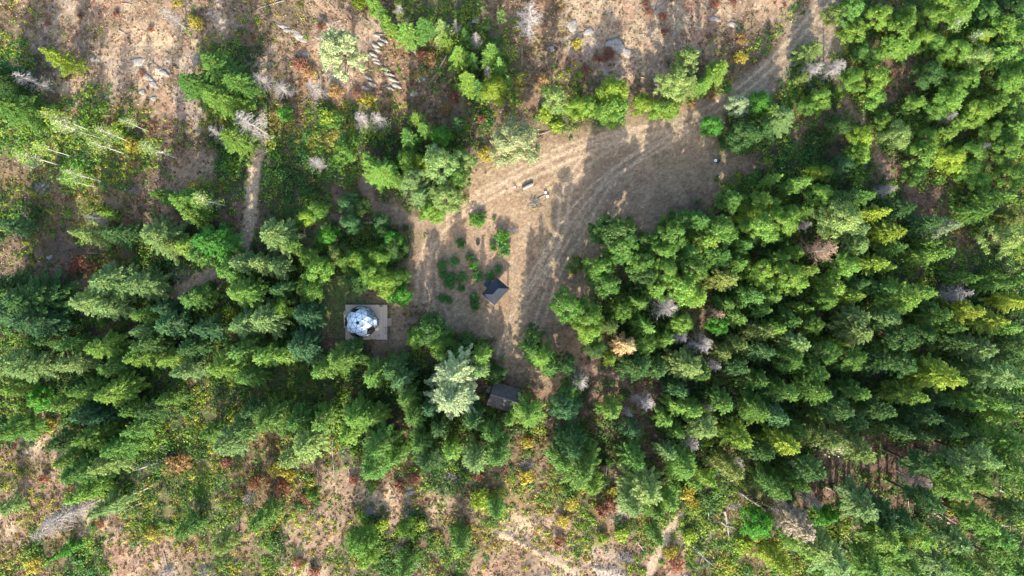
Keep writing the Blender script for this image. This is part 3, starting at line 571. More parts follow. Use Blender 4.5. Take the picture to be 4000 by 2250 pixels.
def place(kk, x, y, r, c, hgt=None):
    rm = r/20*1.06
    if kk == 'p' and x > 2480 and c != 'Q' and int(x*3+y*5) % 9 < 4: kk = 'f'; rm *= 1.04
    if x > 3080 and y < 720 and c == 'Y' and int(x+y) % 3 > 0: c = 'L'
    if kk == 'f': key = 'fs' if r < 42 else ('fm' if r < 66 else 'fl'); h = min(14.5, 2.3*rm+4.6) if (x < 3000 or y < 1450) else min(17, 2.8*rm+4.5); hv = .54; nm, cat, lk = 'conifer', 'conifer', 'conifer'
    elif kk == 'k': key = 'fl'; h = 16; hv = .5; nm, cat, lk = 'conifer', 'conifer', 'conifer'
    elif kk == 'p': key = 'pm'; h = min(15.5, 2.4*rm+4.5); hv = .62; nm, cat, lk = 'pine_tree', 'pine', 'clumpy pine'
    elif kk == 'd': key = 'dm' if r >= 44 else 'ds'; h = 1.9*rm+2.2; hv = .6; nm, cat, lk = 'broadleaf_tree', 'tree', 'broadleaf tree'
    elif kk == 'a': key = 'as'; h = 3.0*rm+4.5; hv = .72; rm *= 0.8; nm, cat, lk = 'white_barked_tree', 'tree', 'sparse white-barked tree'
    elif kk == 'r': key = 'sn'; h = 5; hv = .5; nm, cat, lk = 'dead_tree', 'dead tree', 'snag'
    else: key = 'sb' if kk == 'b' else 'sn'; h = min(15, 3.2*rm+3.5); hv = .6; nm, cat, lk = 'dead_tree', 'dead tree', 'bare dead tree'
    ur_ = x > 3080 and y < 720
    if ur_ and kk == 'f' and int(x*7+y) % 5 < 3: kk = 'd'; key = 'dm'; h = 2.0*rm+3; hv = .6; nm, cat, lk = 'broadleaf_tree', 'tree', 'broadleaf tree'
    if ur_: h *= .8
    if (x, y) in ((3171, 197), (2880, 409), (2800, 280), (3047, 466), (2963, 404), (1487, 673), (1440, 640), (1548, 700), (1650, 770), (1621, 709), (1357, 797), (1404, 807), (2850, 560), (3010, 440)): h *= .72
    if kk == 'f' and x > 3150 and y > 1720 and r >= 48: key = 'fh'; h = 17; hv = .74; rm *= 1.05
    if (x, y) in ((1778, 1455), (1766, 1550)): h = 15.5
    if (x, y) in ((2075, 1365), (2120, 1395), (2145, 1430)): h = 13
    h = (hgt or h)*random.uniform(0.92, 1.1)
    cm, tm, R0, H0 = random.choice(PROTO[key])
    X, Y = P(x, y, h*hv); z = float(hz(X, Y))
    e = thing(nm, None, cat, (X, Y, z-0.05), random.random()*6.283)
    s = rm/R0; e.scale = (s*random.uniform(.94, 1.06), s*random.uniform(.94, 1.06), h/H0)
    cr = link('crown' if kk not in 'srb' else 'branches', cm, e); link('trunk', tm, e)
    if c in PAL:
        q = PAL[c]; j = random.uniform(0.86, 1.16)*(1.25 if (x, y) in ((1778, 1455), (1766, 1550)) else 1); hsh = random.uniform(-.09, .09)
        cr.color = (q[0]*j*(1+hsh), q[1]*j, q[2]*j*(1-hsh), 1)
    if kk in 'srb': look = ('small ' if r < 32 else 'tall ' if r > 48 else '')+{'W': 'grey-white', 'K': 'pinkish grey', 'E': 'brown'}[c]+' bare dead tree'
    else: look = ('small ' if r < 44 else 'large ' if r > 68 else '')+CNAME[c]+' '+lk
    e['group'] = {'conifer': 'conifers of the wood', 'pine': 'pines of the wood', 'tree': 'broadleaf trees', 'dead tree': 'dead trees'}[cat]
    def fn(t, e=e): e['label'] = t
    items.append((x, y, look, OWN.get((x, y)), fn)); TREEPOS.append((X, Y, rm, kk, h))
for rec in TREES.split(';'):
    if rec.strip():
        a_ = rec.split(); place(a_[0], float(a_[1]), float(a_[2]), float(a_[3]), a_[4])

# ---------------------------------------------------------------- shrubs one can count: x, y, radius px, colour
PAL.update({'1': (0.21,0.095,0.058), '2': (0.26,0.165,0.065), '3': (0.34,0.29,0.045), '4': (0.17,0.075,0.035), '5': (0.050,0.155,0.034), '6': (0.07,0.20,0.025)})
SCOL = {'1': 'red', '2': 'orange', '3': 'yellow', '4': 'russet', '5': 'dark green', '6': 'bright green', 'Y': 'yellow-green', 'L': 'light green', 'M': 'green'}
SHRUBS = """
1864 864 24 6;1884 852 15 5;1800 952 16 5;1960 927 24 6;1927 965 15 5;1968 975 24 5;1730 1038 20 5;1779 1024 18 5;1836 1004 14 5;1851 1037 16 6;1867 1081 19 5;1947 1048 15 5;1916 1079 19 5;1730 1073 16 5;1766 1086 22 5
1807 1081 20 5;1758 1112 20 5;1802 1128 12 5;1854 1160 18 5;1854 1194 17 5;1730 1164 16 5;1756 1172 12 5;1930 855 8 M
776 93 24 3;320 65 12 1;560 290 12 1;592 115 10 1;460 60 12 1;190 95 11 1;300 260 11 1;700 14 16 3;1181 254 26 1;1212 282 20 2;1259 109 16 1;1642 217 17 1;1771 383 20 1;1393 368 16 1;1678 228 22 2;1310 362 26 2;1445 393 22 3
1280 466 30 Y;1119 450 30 6;1321 476 28 M;1450 497 24 Y;1895 606 26 3;2254 176 18 3;2373 212 20 1;2290 274 15 1;2890 228 22 3;2890 155 18 2;2792 16 16 1;2585 67 16 1;2520 18 12 1;2535 50 12 1;2124 310 20 2
2130 455 26 Y;2170 497 20 Y;2771 373 20 2;2700 408 14 2;2360 235 14 1;2860 12 12 1;2330 225 12 1;2590 125 12 1;181 497 22 Y;540 575 26 3;470 510 24 Y;520 560 24 3;490 545 20 Y;760 740 24 3;1745 430 18 2;1880 470 16 1;2020 480 16 1
320 1025 28 1;365 1040 24 1;300 1050 18 1;1202 1944 18 1;1240 1960 10 6;1385 1870 18 1;1560 1895 18 1;1620 1870 20 1;2380 1965 26 1;2350 1990 24 1;2180 2110 20 1;2290 1890 20 3;2390 1920 18 3;2055 1860 24 3;2060 1730 20 3;2230 1960 24 3
2200 2030 20 3;2680 1920 26 3;2700 1960 24 3;2420 2080 26 Y;2350 2100 22 Y;2690 2090 24 Y;2900 2130 30 Y;2960 2080 26 3;690 1800 34 2;725 1795 30 2;180 1865 16 1;205 1660 22 3;230 1810 16 3;400 2045 14 1;890 1800 20 1;600 2080 22 3
1230 2230 22 1;1170 2190 20 1;1640 2040 26 Y;1500 2040 22 Y;1560 1790 14 1;1880 1940 34 Y;1870 1860 18 1;2620 2150 22 3;2640 2200 24 1;2980 2140 24 Y;140 2200 26 3;1085 1830 24 3;1130 1850 22 3;1010 1880 26 4;1110 1900 26 4
2045 1100 0 5
""".replace('\n', ';')
for rec in SHRUBS.split(';'):
    if not rec.strip(): continue
    x, y, r, c = rec.split(); x, y, r = float(x), float(y), float(r)
    if r < 5: continue
    X, Y, z = G(x, y); rm = r/20*1.5
    e = thing('shrub', None, 'shrub', (X, Y, z-0.03), random.random()*6.283, 'bushes dotted over the clearing' if c in '56' and 1700 < x < 2000 and 830 < y < 1220 else 'autumn shrubs on the slopes')
    e.scale = (rm, rm, rm*random.uniform(.8, 1.1)); fo, st_ = random.choice(BUSH); f_ = link('foliage', fo, e); link('stems', st_, e)
    q = PAL[c]; j = random.uniform(.85, 1.15); f_.color = (q[0]*j, q[1]*j, q[2]*j, 1)
    def fn(t, e=e): e['label'] = t
    items.append((x, y, ('small ' if r < 17 else '')+SCOL[c]+' shrub', None, fn))

# ---------------------------------------------------------------- fallen logs and branches: x0 y0 x1 y1 thickness(cm) branches
LOGS = """
478 16 525 24 14 0;463 122 512 145 16 0;512 182 526 165 16 0;472 198 474 232 14 0;474 240 507 250 12 0;360 410 430 468 14 3;445 415 405 390 12 2;535 450 485 525 14 4;467 296 500 300 12 0;330 350 398 405 10 2
1466 135 1530 134 18 0;1430 75 1448 98 14 0;1463 85 1478 108 12 0;1742 220 1676 332 18 2;1260 300 1276 278 14 0;1285 318 1305 280 12 0;1110 5 1000 40 14 2;1366 310 1372 380 12 3;1135 150 1145 175 12 0;1000 615 1085 577 16 1;1010 575 1045 590 22 0
2425 170 2416 213 22 0;2040 190 2041 258 16 0;2662 160 2664 205 14 0;2495 137 2522 140 14 0;2497 305 2520 308 22 0;2425 295 2415 312 14 0;2105 530 2152 508 16 1
740 1768 515 1842 52 16;585 1905 466 1958 28 3;560 1963 495 1990 22 3;1525 830 1542 842 22 0;100 770 102 860 18 5;340 990 410 990 14 0;665 1030 750 1031 16 4;700 1045 745 1040 12 3
1302 1715 1304 1890 26 6;1364 1830 1363 1910 14 2;1520 1895 1560 1965 16 4;1190 2100 1197 2145 14 0;640 2160 668 2250 18 4;1520 1955 1560 1945 14 2;2890 1920 3000 2000 40 3;2905 1930 2985 1998 26 2;2780 1920 2840 1955 16 4
2826 1995 2850 2110 46 9;2815 2040 2850 2060 30 4;2765 2000 2782 2120 20 3;2705 2130 2790 2215 30 9;2760 2140 2718 2225 18 3;2620 2230 2600 2245 14 1;2480 2110 2525 2165 20 4;2740 2090 2735 2140 14 1;2990 2110 2960 2215 18 2;2410 1740 2440 1770 14 4
3220 1895 3285 1935 24 1;3270 2010 3298 2018 22 0;3300 2090 3385 2180 24 2;3250 2080 3380 2175 18 2;3620 1985 3750 2070 26 1;3640 1985 3745 2050 18 1;3545 1935 3547 1995 22 0;3623 2010 3630 2060 16 0;3660 2150 3790 2240 22 1;3870 2070 3990 2135 22 1;3900 1915 4000 1965 22 1
3870 2035 3990 2070 18 1;3690 1815 3740 1830 16 1;3890 1790 3960 1830 18 1;1090 2100 1120 2140 12 2;1150 1965 1110 2010 12 2;1590 2010 1600 2060 14 4;1760 1760 1700 1790 12 2;3880 790 3990 775 20 1;3870 815 3960 800 16 1;3500 800 3520 815 12 2;450 2070 485 2060 14 4;420 2115 455 2090 12 4
""".replace('\n', ';')
li = 0
for rec in LOGS.split(';'):
    if not rec.strip(): continue
    x0, y0, x1, y1, th, nbr = map(float, rec.split()); rr = th/200*1.15
    A = np.array(G(x0, y0)); B = np.array(G(x1, y1)); L = np.linalg.norm(B[:2]-A[:2]); mid = (A+B)/2
    ang = math.atan2(B[1]-A[1], B[0]-A[0]); r_ = np.random.default_rng(int(x0*7+y0))
    mb = MB(); pts = []; N_ = 6
    for i in range(N_+1):
        t = i/N_; u = -L/2+L*t; wx, wy = mid[0]+math.cos(ang)*u, mid[1]+math.sin(ang)*u
        pts.append((u, r_.normal()*0.04*min(1, L/4)+0.12*math.sin(t*3+li), float(hz(wx, wy))+rr*(1.1-0.5*t)+0.10+r_.random()*0.04-mid[2]))
    mb.tube(pts, [rr*(1-0.65*i/N_) for i in range(N_+1)], 7)
    for k in range(int(nbr)*2):
        t = r_.uniform(.15, .95); p0 = np.array(pts[int(t*N_)]); sd_ = r_.choice((-1, 1)); l_ = min(L*0.35, r_.uniform(.6, 2.0))*(1 if th > 30 else .6)
        e_ = p0+np.array((l_*r_.uniform(.1, .7), sd_*l_*r_.uniform(.4, .9), r_.uniform(.05, .6)*l_)); m2 = (p0+e_)/2+r_.normal(size=3)*.06
        mb.tube([p0, m2, e_], [0.04, 0.026, 0.01], 3, False)
        mb.tube([m2, m2+np.array((l_*.35, -sd_*l_*.12, .1))], [0.02, .008], 3, False)
    o = mb.build('fallen_log', M['log'] if li % 4 else M['deadwood'], None, tuple(mid)); o.rotation_euler = (0, 0, ang)
    tag(o, None, 'log', 'fallen logs and poles')
    sz = 'thick ' if th > 28 else 'thin ' if th < 15 else ''
    look = sz+('long ' if L > 5.5 else 'short ' if L < 2.2 else '')+'fallen log'+(' with side branches' if nbr > 5 else '')
    def fn(t, o=o): o['label'] = t
    items.append(((x0+x1)/2, (y0+y1)/2, look, None, fn)); li += 1

# ---------------------------------------------------------------- rocks
def rock_mesh(seed, sx, sy, sz, n_=14):
    r_ = np.random.default_rng(seed); V_ = []; F_ = []; rings = 6
    for i in range(rings+1):
        ph = math.pi*0.5*i/rings
        for k in range(n_):
            a = 2*math.pi*k/n_; q = 1+0.16*math.sin(a*3+seed)+0.1*math.sin(a*5+2*seed)+r_.normal()*0.045
            h_ = math.sin(ph)**0.6
            V_.append((math.cos(a)*math.cos(ph)**0.7*sx*q, math.sin(a)*math.cos(ph)**0.7*sy*q, h_*sz*(1+r_.normal()*0.07)-0.1))
    for i in range(rings):
        for k in range(n_):
            F_.append((i*n_+k, i*n_+(k+1) % n_, (i+1)*n_+(k+1) % n_, (i+1)*n_+k))
    return mesh_np('rock', V_, F_, M['rock'])
ROCKS = [(2404,181,42,26,1.1,'flat grey boulder split along its upper edge on the dry hillside',-20),(2300,125,22,16,.5,None,10),(2232,100,24,24,.35,None,0),(2450,205,26,16,.4,None,-15),(2560,320,12,14,.9,None,0),(2867,100,28,10,.4,None,-30),
 (2790,75,26,10,.35,None,-10),(1148,128,44,12,.35,None,-20),(1170,150,38,9,.3,None,-22),(1110,105,30,8,.3,None,-15),(540,240,28,16,.35,None,10),(575,300,24,12,.4,None,-30),(600,330,22,12,.35,None,-35),(640,285,24,9,.5,None,-25),(555,360,16,11,.3,None,0),(600,385,14,9,.3,None,0),
 (1195,210,20,9,.3,None,0),(1630,205,20,7,.35,None,-20),(1650,310,26,10,.3,None,0),(1620,365,18,12,.3,None,0),(1860,80,16,14,.3,None,0),(1900,110,20,12,.3,None,0),(195,1005,14,8,.4,None,20),(1600,1925,22,11,.4,None,20),(1245,1957,11,6,.4,None,0),(370,230,20,12,.3,None,0),(820,50,16,9,.3,None,0),(2150,190,18,12,.3,None,0)]
for i, (x, y, a_, b_, h_, lab, rz) in enumerate(ROCKS):
    X, Y, z = G(x, y); o = link('boulder' if h_ > .6 else 'rock_outcrop', rock_mesh(i+3, a_/20, b_/20, h_), None, (X, Y, z-0.05), (0, 0, R(rz)))
    tag(o, None, 'rock', 'rocks on the dry slopes')
    def fn(t, o=o): o['label'] = t
    items.append((x, y, 'low grey rock outcrop' if h_ <= .6 else 'upright grey boulder', lab, fn))
# ridge of slabs running down the hillside
for i, (x, y, l_) in enumerate([(1475,140,16),(1500,158,20),(1490,172,16),(1468,180,18),(1475,196,16),(1460,214,20),(1468,232,18),(1478,248,18),(1500,268,22),(1518,290,22),(1535,312,24),(1548,335,20),(1522,345,18),(1440,305,18),(1455,330,18),(1430,345,16)]):
    X, Y, z = G(x, y); rz = -18-random.random()*14
    o = link('rock_slab', rock_mesh(60+i, l_/20*1.1, .28+random.random()*.15, .5, 10), None, (X, Y, z-0.05), (R(random.uniform(-12, 12)), R(random.uniform(-8, 8)), R(rz)))
    tag(o, None, 'rock', 'stepped rock slabs beside the pale hillside pine')
    def fn(t, o=o): o['label'] = t
    items.append((x, y, 'long grey rock slab of the stepped ridge', None, fn))

# ---------------------------------------------------------------- the dome on its deck
M['deck'] = None
def plank_mat(name, c1, c2, pitch, axis, gap=0.12, rough=0.75):
    m, n, out = mat(name); tc = nd(n, 'ShaderNodeTexCoord'); sp = nd(n, 'ShaderNodeSeparateXYZ'); n.links.new(tc.outputs['Object'], sp.inputs[0])
    mm = nd(n, 'ShaderNodeMath', operation='DIVIDE'); n.links.new(sp.outputs[axis], mm.inputs[0]); mm.inputs[1].default_value = pitch
    fl = nd(n, 'ShaderNodeMath', operation='FLOOR'); n.links.new(mm.outputs[0], fl.inputs[0])
    fr = nd(n, 'ShaderNodeMath', operation='FRACT'); n.links.new(mm.outputs[0], fr.inputs[0])
    wn = nd(n, 'ShaderNodeTexWhiteNoise', noise_dimensions='1D'); n.links.new(fl.outputs[0], wn.inputs['W'])
    mp = nd(n, 'ShaderNodeMapping'); n.links.new(tc.outputs['Object'], mp.inputs[0]); sc = [1.0, 1.0, 1.0]; sc[axis] = 9; mp.inputs['Scale'].default_value = sc
    ns = noise(n, 1.6, 6, 0.7, mp.outputs[0])
    add = nd(n, 'ShaderNodeMath', operation='ADD'); n.links.new(maprange(n, ns.outputs[0], .3, .7, 0, .6), add.inputs[0]); n.links.new(maprange(n, wn.outputs[0], 0, 1, 0, .4), add.inputs[1])
    c = mixc(n, 'MIX', add.outputs[0], c1, c2)
    lt = nd(n, 'ShaderNodeMath', operation='LESS_THAN'); n.links.new(fr.outputs[0], lt.inputs[0]); lt.inputs[1].default_value = gap
    c = mixc(n, 'MIX', lt.outputs[0], c, tuple(v*.35 for v in c2))
    p = nd(n, 'ShaderNodeBsdfPrincipled'); n.links.new(c, p.inputs['Base Color']); p.inputs['Roughness'].default_value = rough; p.inputs['Specular IOR Level'].default_value = 0.25
    n.links.new(p.outputs[0], out.inputs[0]); return m
M['deck'] = plank_mat('weathered_deck_boards', (0.56, 0.44, 0.33), (0.37, 0.28, 0.205), 0.24, 0)
M['step'] = plank_mat('step_boards', (0.42, 0.31, 0.24), (0.30, 0.21, 0.16), 0.28, 0)
M['bench'] = simple('pale_wood', (0.42, 0.36, 0.29), 0.8, (0.30, 0.25, 0.20), 4)
M['strut'] = simple('dark_strut', (0.022, 0.034, 0.048), 0.6, (0.014, 0.02, 0.028), 4, spec=0.25)
M['black'] = simple('black_metal', (0.02, 0.021, 0.024), 0.5, (0.035, 0.035, 0.038), 4)
M['greyframe'] = simple('grey_metal', (0.16, 0.16, 0.165), 0.5, (0.10, 0.10, 0.10), 4)
def glossy(name, col, rough, coat=0.0, metal=0.0, spec=0.5, var=0.04):
    m, n, out = mat(name); tc = nd(n, 'ShaderNodeTexCoord'); ns = noise(n, 0.8, 4, 0.6, tc.outputs['Object'])
    c = mixc(n, 'MIX', maprange(n, ns.outputs[0], .3, .7, 0, 1), col, tuple(v*(1-var*3) for v in col))
    p = nd(n, 'ShaderNodeBsdfPrincipled'); n.links.new(c, p.inputs['Base Color']); p.inputs['Roughness'].default_value = rough
    p.inputs['Coat Weight'].default_value = coat; p.inputs['Coat Roughness'].default_value = 0.08; p.inputs['Metallic'].default_value = metal
    p.inputs['Specular IOR Level'].default_value = spec; n.links.new(p.outputs[0], out.inputs[0]); return m
M['skin'] = glossy('white_dome_cover', (0.74, 0.82, 0.86), 0.3, 0.4)
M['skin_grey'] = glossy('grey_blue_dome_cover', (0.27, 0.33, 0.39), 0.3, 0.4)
M['window'] = glossy('dark_clear_window', (0.035, 0.026, 0.024), 0.12, 0.3)

DZ = 0.55
x0, yt = P(1350, 1190.5, DZ); x1, yb = P(1512.5, 1326.5, DZ); dcx, dcy = (x0+x1)/2, (yt+yb)/2; dw, dh = x1-x0, yt-yb
dg = float(hz(dcx, dcy))
deck = thing('timber_deck', 'weathered grey-brown timber deck carrying the white dome', 'deck', (dcx, dcy, dg))
mb = MB(); mb.box((0, 0, DZ-0.025), (dw, dh, 0.05)); mb.build('floor_boards', M['deck'], deck)
mb = MB()
for s in (-1, 1): mb.box((0, s*(dh/2-0.03), DZ-0.16), (dw-0.02, 0.05, 0.2)); mb.box((s*(dw/2-0.03), 0, DZ-0.16), (0.05, dh-0.14, 0.2))
mb.build('rim_joists', M['bench'], deck)
for a in (-.45, 0, .45):
    for b_ in (-.44, 0, .44): MB().box((dw*a, dh*b_, (DZ-0.26)/2-0.1), (0.2, 0.2, DZ-0.06)).build('post', M['bench'], deck)
# steps on the right
sx = P(1521, 1258, .3)[0]-dcx; sy = P(1521, 1258, .3)[1]-dcy
st = thing('deck_steps', 'short flight of wooden steps on the right side of the deck', 'steps', (dcx+dw/2+0.40, dcy+sy, dg))
for k in range(3): MB().box((-0.25+0.26*k, 0, 0.40-0.13*k), (0.25, 1.5, 0.045)).build('tread', M['step'], st)
for s in (-1, 1):
    mb = MB(); mb.add([(-.38, s*.70-.03, 0), (.38, s*.70-.03, 0), (.38, s*.70-.03, .10), (-.38, s*.70-.03, .375), (-.38, s*.70+.03, 0), (.38, s*.70+.03, 0), (.38, s*.70+.03, .10), (-.38, s*.70+.03, .375)],
      [(0,1,2,3),(7,6,5,4),(0,4,5,1),(1,5,6,2),(2,6,7,3),(3,7,4,0)]); mb.build('stringer', M['bench'], st)
# long narrow planter board on the left
lx = P(1345.5, 1247, .4)
o = thing('side_bench', 'long narrow pale grey wooden bench along the left side of the deck', 'bench', (lx[0]-0.02, lx[1], dg))
MB().box((0, 0, .40), (.13, 3.3, .05)).box((.17, 0, .40), (.13, 3.3, .05)).build('seat', M['bench'], o)
for q in (-1.4, 1.4): MB().box((.08, q, .18), (.24, .1, .39)).build('leg', M['bench'], o)
# steel rail rack by the steps
rx, ry = P(1510, 1291, 1.0)
rk = thing('steel_rack', 'thin black steel rack standing on the lower right edge of the deck', 'rack', (rx, ry, dg))
mb = MB()
for s in (-1, 1):
    mb.tube([(-.55, s*.62, DZ), (-.1, s*.62, 1.15), (.5, s*.62, 1.15), (.5, s*.62, 0.02)], .028, 6)
mb.build('side_frames', M['black'], rk)
MB().tube([(.5, -.62, 1.15), (.5, .62, 1.15)], .035, 6).build('top_rail', M['black'], rk)
MB().tube([(-.1, -.62, 1.15), (-.1, .62, 1.15)], .028, 6).build('inner_rail', M['black'], rk)
MB().tube([(.5, -.62, .5), (.5, .62, .5)], .028, 6).build('lower_rail', M['black'], rk)
# small black stove box on the deck
hx, hy = P(1487.5, 1195.5, .8)
hb = thing('deck_heater', 'small black box heater with a pale pipe end at the top edge of the deck', 'heater', (hx, hy, dg+DZ))
mb = MB(); mb.box((0, 0, .22), (.46, .30, .40)); mb.build('casing', M['black'], hb)
MB().box((0, 0, .44), (.40, .24, .035)).build('lid', M['greyframe'], hb)
MB().tube([(-.23, 0, .25), (-.36, 0, .25), (-.36, 0, .5)], .06, 8).build('pipe', M['bench'], hb)
for a in (-1, 1): MB().box((a*.17, 0, .01), (.05, .22, .03)).build('foot', M['black'], hb)

# geodesic dome
def icosa3():
    ph = (1+5**.5)/2
    top = [(0, 0, 1)]; lat = math.atan(.5)
    up = [(math.cos(lat)*math.cos(R(72*i+180)), math.cos(lat)*math.sin(R(72*i+180)), math.sin(lat)) for i in range(5)]
    lo = [(math.cos(lat)*math.cos(R(72*i+216)), math.cos(lat)*math.sin(R(72*i+216)), -math.sin(lat)) for i in range(5)]
    v = top+up+lo+[(0, 0, -1)]; f = []
    for i in range(5):
        j = (i+1) % 5; f += [(0, 1+i, 1+j), (1+i, 6+i, 1+j), (6+i, 6+j, 1+j), (11, 6+j, 6+i)]
    T = []; 
    for a, b, c in f:
        a, b, c = (np.array(v[k]) for k in (a, b, c)); g = {}
        for i in range(4):
            for j in range(4-i):
                p = a*(3-i-j)/3+b*i/3+c*j/3; g[i, j] = p/np.linalg.norm(p)
        for i in range(3):
            for j in range(3-i):
                T.append((g[i, j], g[i+1, j], g[i, j+1]))
                if i+j < 2: T.append((g[i+1, j], g[i+1, j+1], g[i, j+1]))
    return T
DR = 3.10; cz = 0.46
ddx, ddy = P(1411, 1258, DZ+cz)
dome = thing('geodesic_dome', 'white geodesic dome tent with dark struts on the timber deck', 'dome tent', (ddx, ddy, dg+DZ))
mbs = {'white': MB(), 'grey': MB(), 'win': []}; edges = set(); vent = None
winq = {}
for tri in icosa3():
    c = sum(tri)/3; 
    if c[2] < -0.24: continue
    el = math.degrees(math.asin(c[2]/np.linalg.norm(c))); az = math.degrees(math.atan2(c[1], c[0])) % 360
    q = [tuple((p[0]*DR, p[1]*DR, max(0.02, p[2]*DR+cz))) for p in tri]
    for i in range(3):
        a, b = q[i], q[(i+1) % 3]; k = tuple(sorted((tuple(round(t, 3) for t in a), tuple(round(t, 3) for t in b))))
        edges.add(k)
    if max(p[2] for p in q)-min(p[2] for p in q) < .02: continue
    def near(a0, w): return abs((az-a0+180) % 360-180) < w
    apex = c[2] > 0.955
    iswin = (0 < el < 38) and (near(180, 15) or near(112, 15) or near(250, 15) or near(322, 17))
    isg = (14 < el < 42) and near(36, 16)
    door = near(0, 11) and el < 24
    if iswin: winq.setdefault(round(((az+20) % 360)/72), MB()).add(q, [(0, 1, 2)])
    elif door: pass
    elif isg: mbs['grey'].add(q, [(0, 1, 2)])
    else: mbs['white'].add(q, [(0, 1, 2)])
mbs['white'].build('cover', M['skin'], dome); mbs['grey'].build('grey_panel', M['skin_grey'], dome)  # fifth window of the dome, made as a plain grey panel
for k, b_ in winq.items(): b_.build('window', M['window'], dome)
mb = MB()
for a, b_ in edges: mb.tube([np.array(a)*1.0+np.array((0, 0, .012)), np.array(b_)+np.array((0, 0, .012))], .034, 5)
mb.build('struts', M['strut'], dome)
mb = MB(); ring = [(0.38*math.cos(R(72*i+36)), 0.38*math.sin(R(72*i+36)), DR+cz+.01-.02) for i in range(5)]
mb.add(ring+[(x*1.0, y*1.0, z+.05) for x, y, z in ring], [(5,6,7,8,9), (0,1,6,5), (1,2,7,6), (2,3,8,7), (3,4,9,8), (4,0,5,9)]); mb.build('roof_vent', M['strut'], dome)
dr = MB(); dr.box((DR-.05, 0, 2.08), (.62, 1.05, .06)); dr.build('door_hood', M['skin'], dome)
df = MB()
for s in (-1, 1): df.box((DR+.22, s*.5, 1.04), (.07, .07, 2.06))
df.box((DR+.22, 0, 2.0), (.07, .93, .07)); df.build('door_frame', M['strut'], dome)
d2 = MB().box((DR+.18, 0, 1.0), (.035, .9, 1.9)).build('door', M['skin_grey'], dome)
MB().box((DR+.22, .33, 1.0), (.04, .03, .16)).build('handle', M['black'], d2)

# ---------------------------------------------------------------- the pavilion
M['metalroof'] = plank_mat('black_standing_seam_roof', (0.012, 0.016, 0.024), (0.022, 0.028, 0.038), 0.30, 0, 0.14, 0.6)
M['beam'] = simple('tan_beam', (0.34, 0.25, 0.18), 0.8, (0.24, 0.17, 0.12), 4)
EZ = 2.35; c4 = [P(*q, EZ) for q in ((1882,1149), (1940,1083), (1990,1128), (1931,1194))]     # left, top, right, bottom
pcx = sum(c[0] for c in c4)/4; pcy = sum(c[1] for c in c4)/4; pg = float(hz(pcx, pcy)); pang = math.atan2(c4[1][1]-c4[0][1], c4[1][0]-c4[0][0])
La = (math.dist(c4[0], c4[1])+math.dist(c4[2], c4[3]))/4; Lb = (math.dist(c4[1], c4[2])+math.dist(c4[3], c4[0]))/4
pav = thing('pavilion', 'open pavilion with a black hipped metal roof in the middle of the clearing', 'pavilion', (pcx, pcy, pg), pang)
rh = 1.05; rl = max(.35, La-Lb*.92)
va = [(-La,-Lb,EZ),(La,-Lb,EZ),(La,Lb,EZ),(-La,Lb,EZ),(-rl-.1,0,EZ+rh),(rl+.1,0,EZ+rh)]
for nm_, vv in (('roof_slope', (0,1,5,4)), ('roof_slope', (2,3,4,5))):
    MB().add([va[i] for i in vv], [(0,1,2,3)]).build(nm_, M['metalroof'], pav)
def roty_mat(): return plank_mat('black_standing_seam_roof_hip', (0.011, 0.015, 0.022), (0.020, 0.026, 0.035), 0.30, 1, 0.14, 0.6)
M['metalroof2'] = roty_mat()
for vv in ((1,2,5), (3,0,4)): MB().add([va[i] for i in vv], [(0,1,2)]).build('roof_hip', M['metalroof2'], pav)
mb = MB()
for a, b_ in ((0,4),(3,4),(1,5),(2,5),(4,5)): mb.tube([np.array(va[a])+np.array((0,0,.03)), np.array(va[b_])+np.array((0,0,.03))], .055, 6)
mb.build('ridge_caps', M['strut'], pav)
for s in (-1, 1):
    MB().box((s*(La+.06), 0, EZ-.12), (.08, Lb*2+.3, .16)).build('end_beam', M['beam'], pav)
    MB().box((0, s*(Lb-.05), EZ-.13), (La*2-.1, .08, .16)).build('side_beam', M['black'], pav)
    for t in (-1, 1): MB().box((s*(La-.2), t*(Lb-.2), EZ/2-.15), (.16, .16, EZ-.2)).box((s*(La-.2), t*(Lb-.2), .05), (.3, .3, .2)).build('post', M['beam'], pav)
# low dark lean-to counter under the upper left eave
kx, ky = P(1906, 1108, 1.3)
kb = thing('lean_to_counter', 'low dark covered counter sticking out under the upper left eave of the pavilion', 'counter', (kx, ky, pg), pang)
mb = MB(); mb.add([(-.75,-.6,1.45),(.75,-.6,1.45),(.75,.55,1.2),(-.75,.55,1.2),(-.75,-.6,1.50),(.75,-.6,1.50),(.75,.55,1.25),(-.75,.55,1.25)], [(3,2,1,0),(4,5,6,7),(0,1,5,4),(1,2,6,5),(2,3,7,6),(3,0,4,7)])
mb.build('top', M['strut'], kb)
for a in (-.65, .65):
    for q, hh in ((-.5, 1.4), (.45, 1.18)): MB().box((a, q, hh/2-.05), (.09, .09, hh)).build('leg', M['beam'], kb)
MB().box((0, -.05, .55), (1.3, .9, .05)).build('shelf', M['beam'], kb)
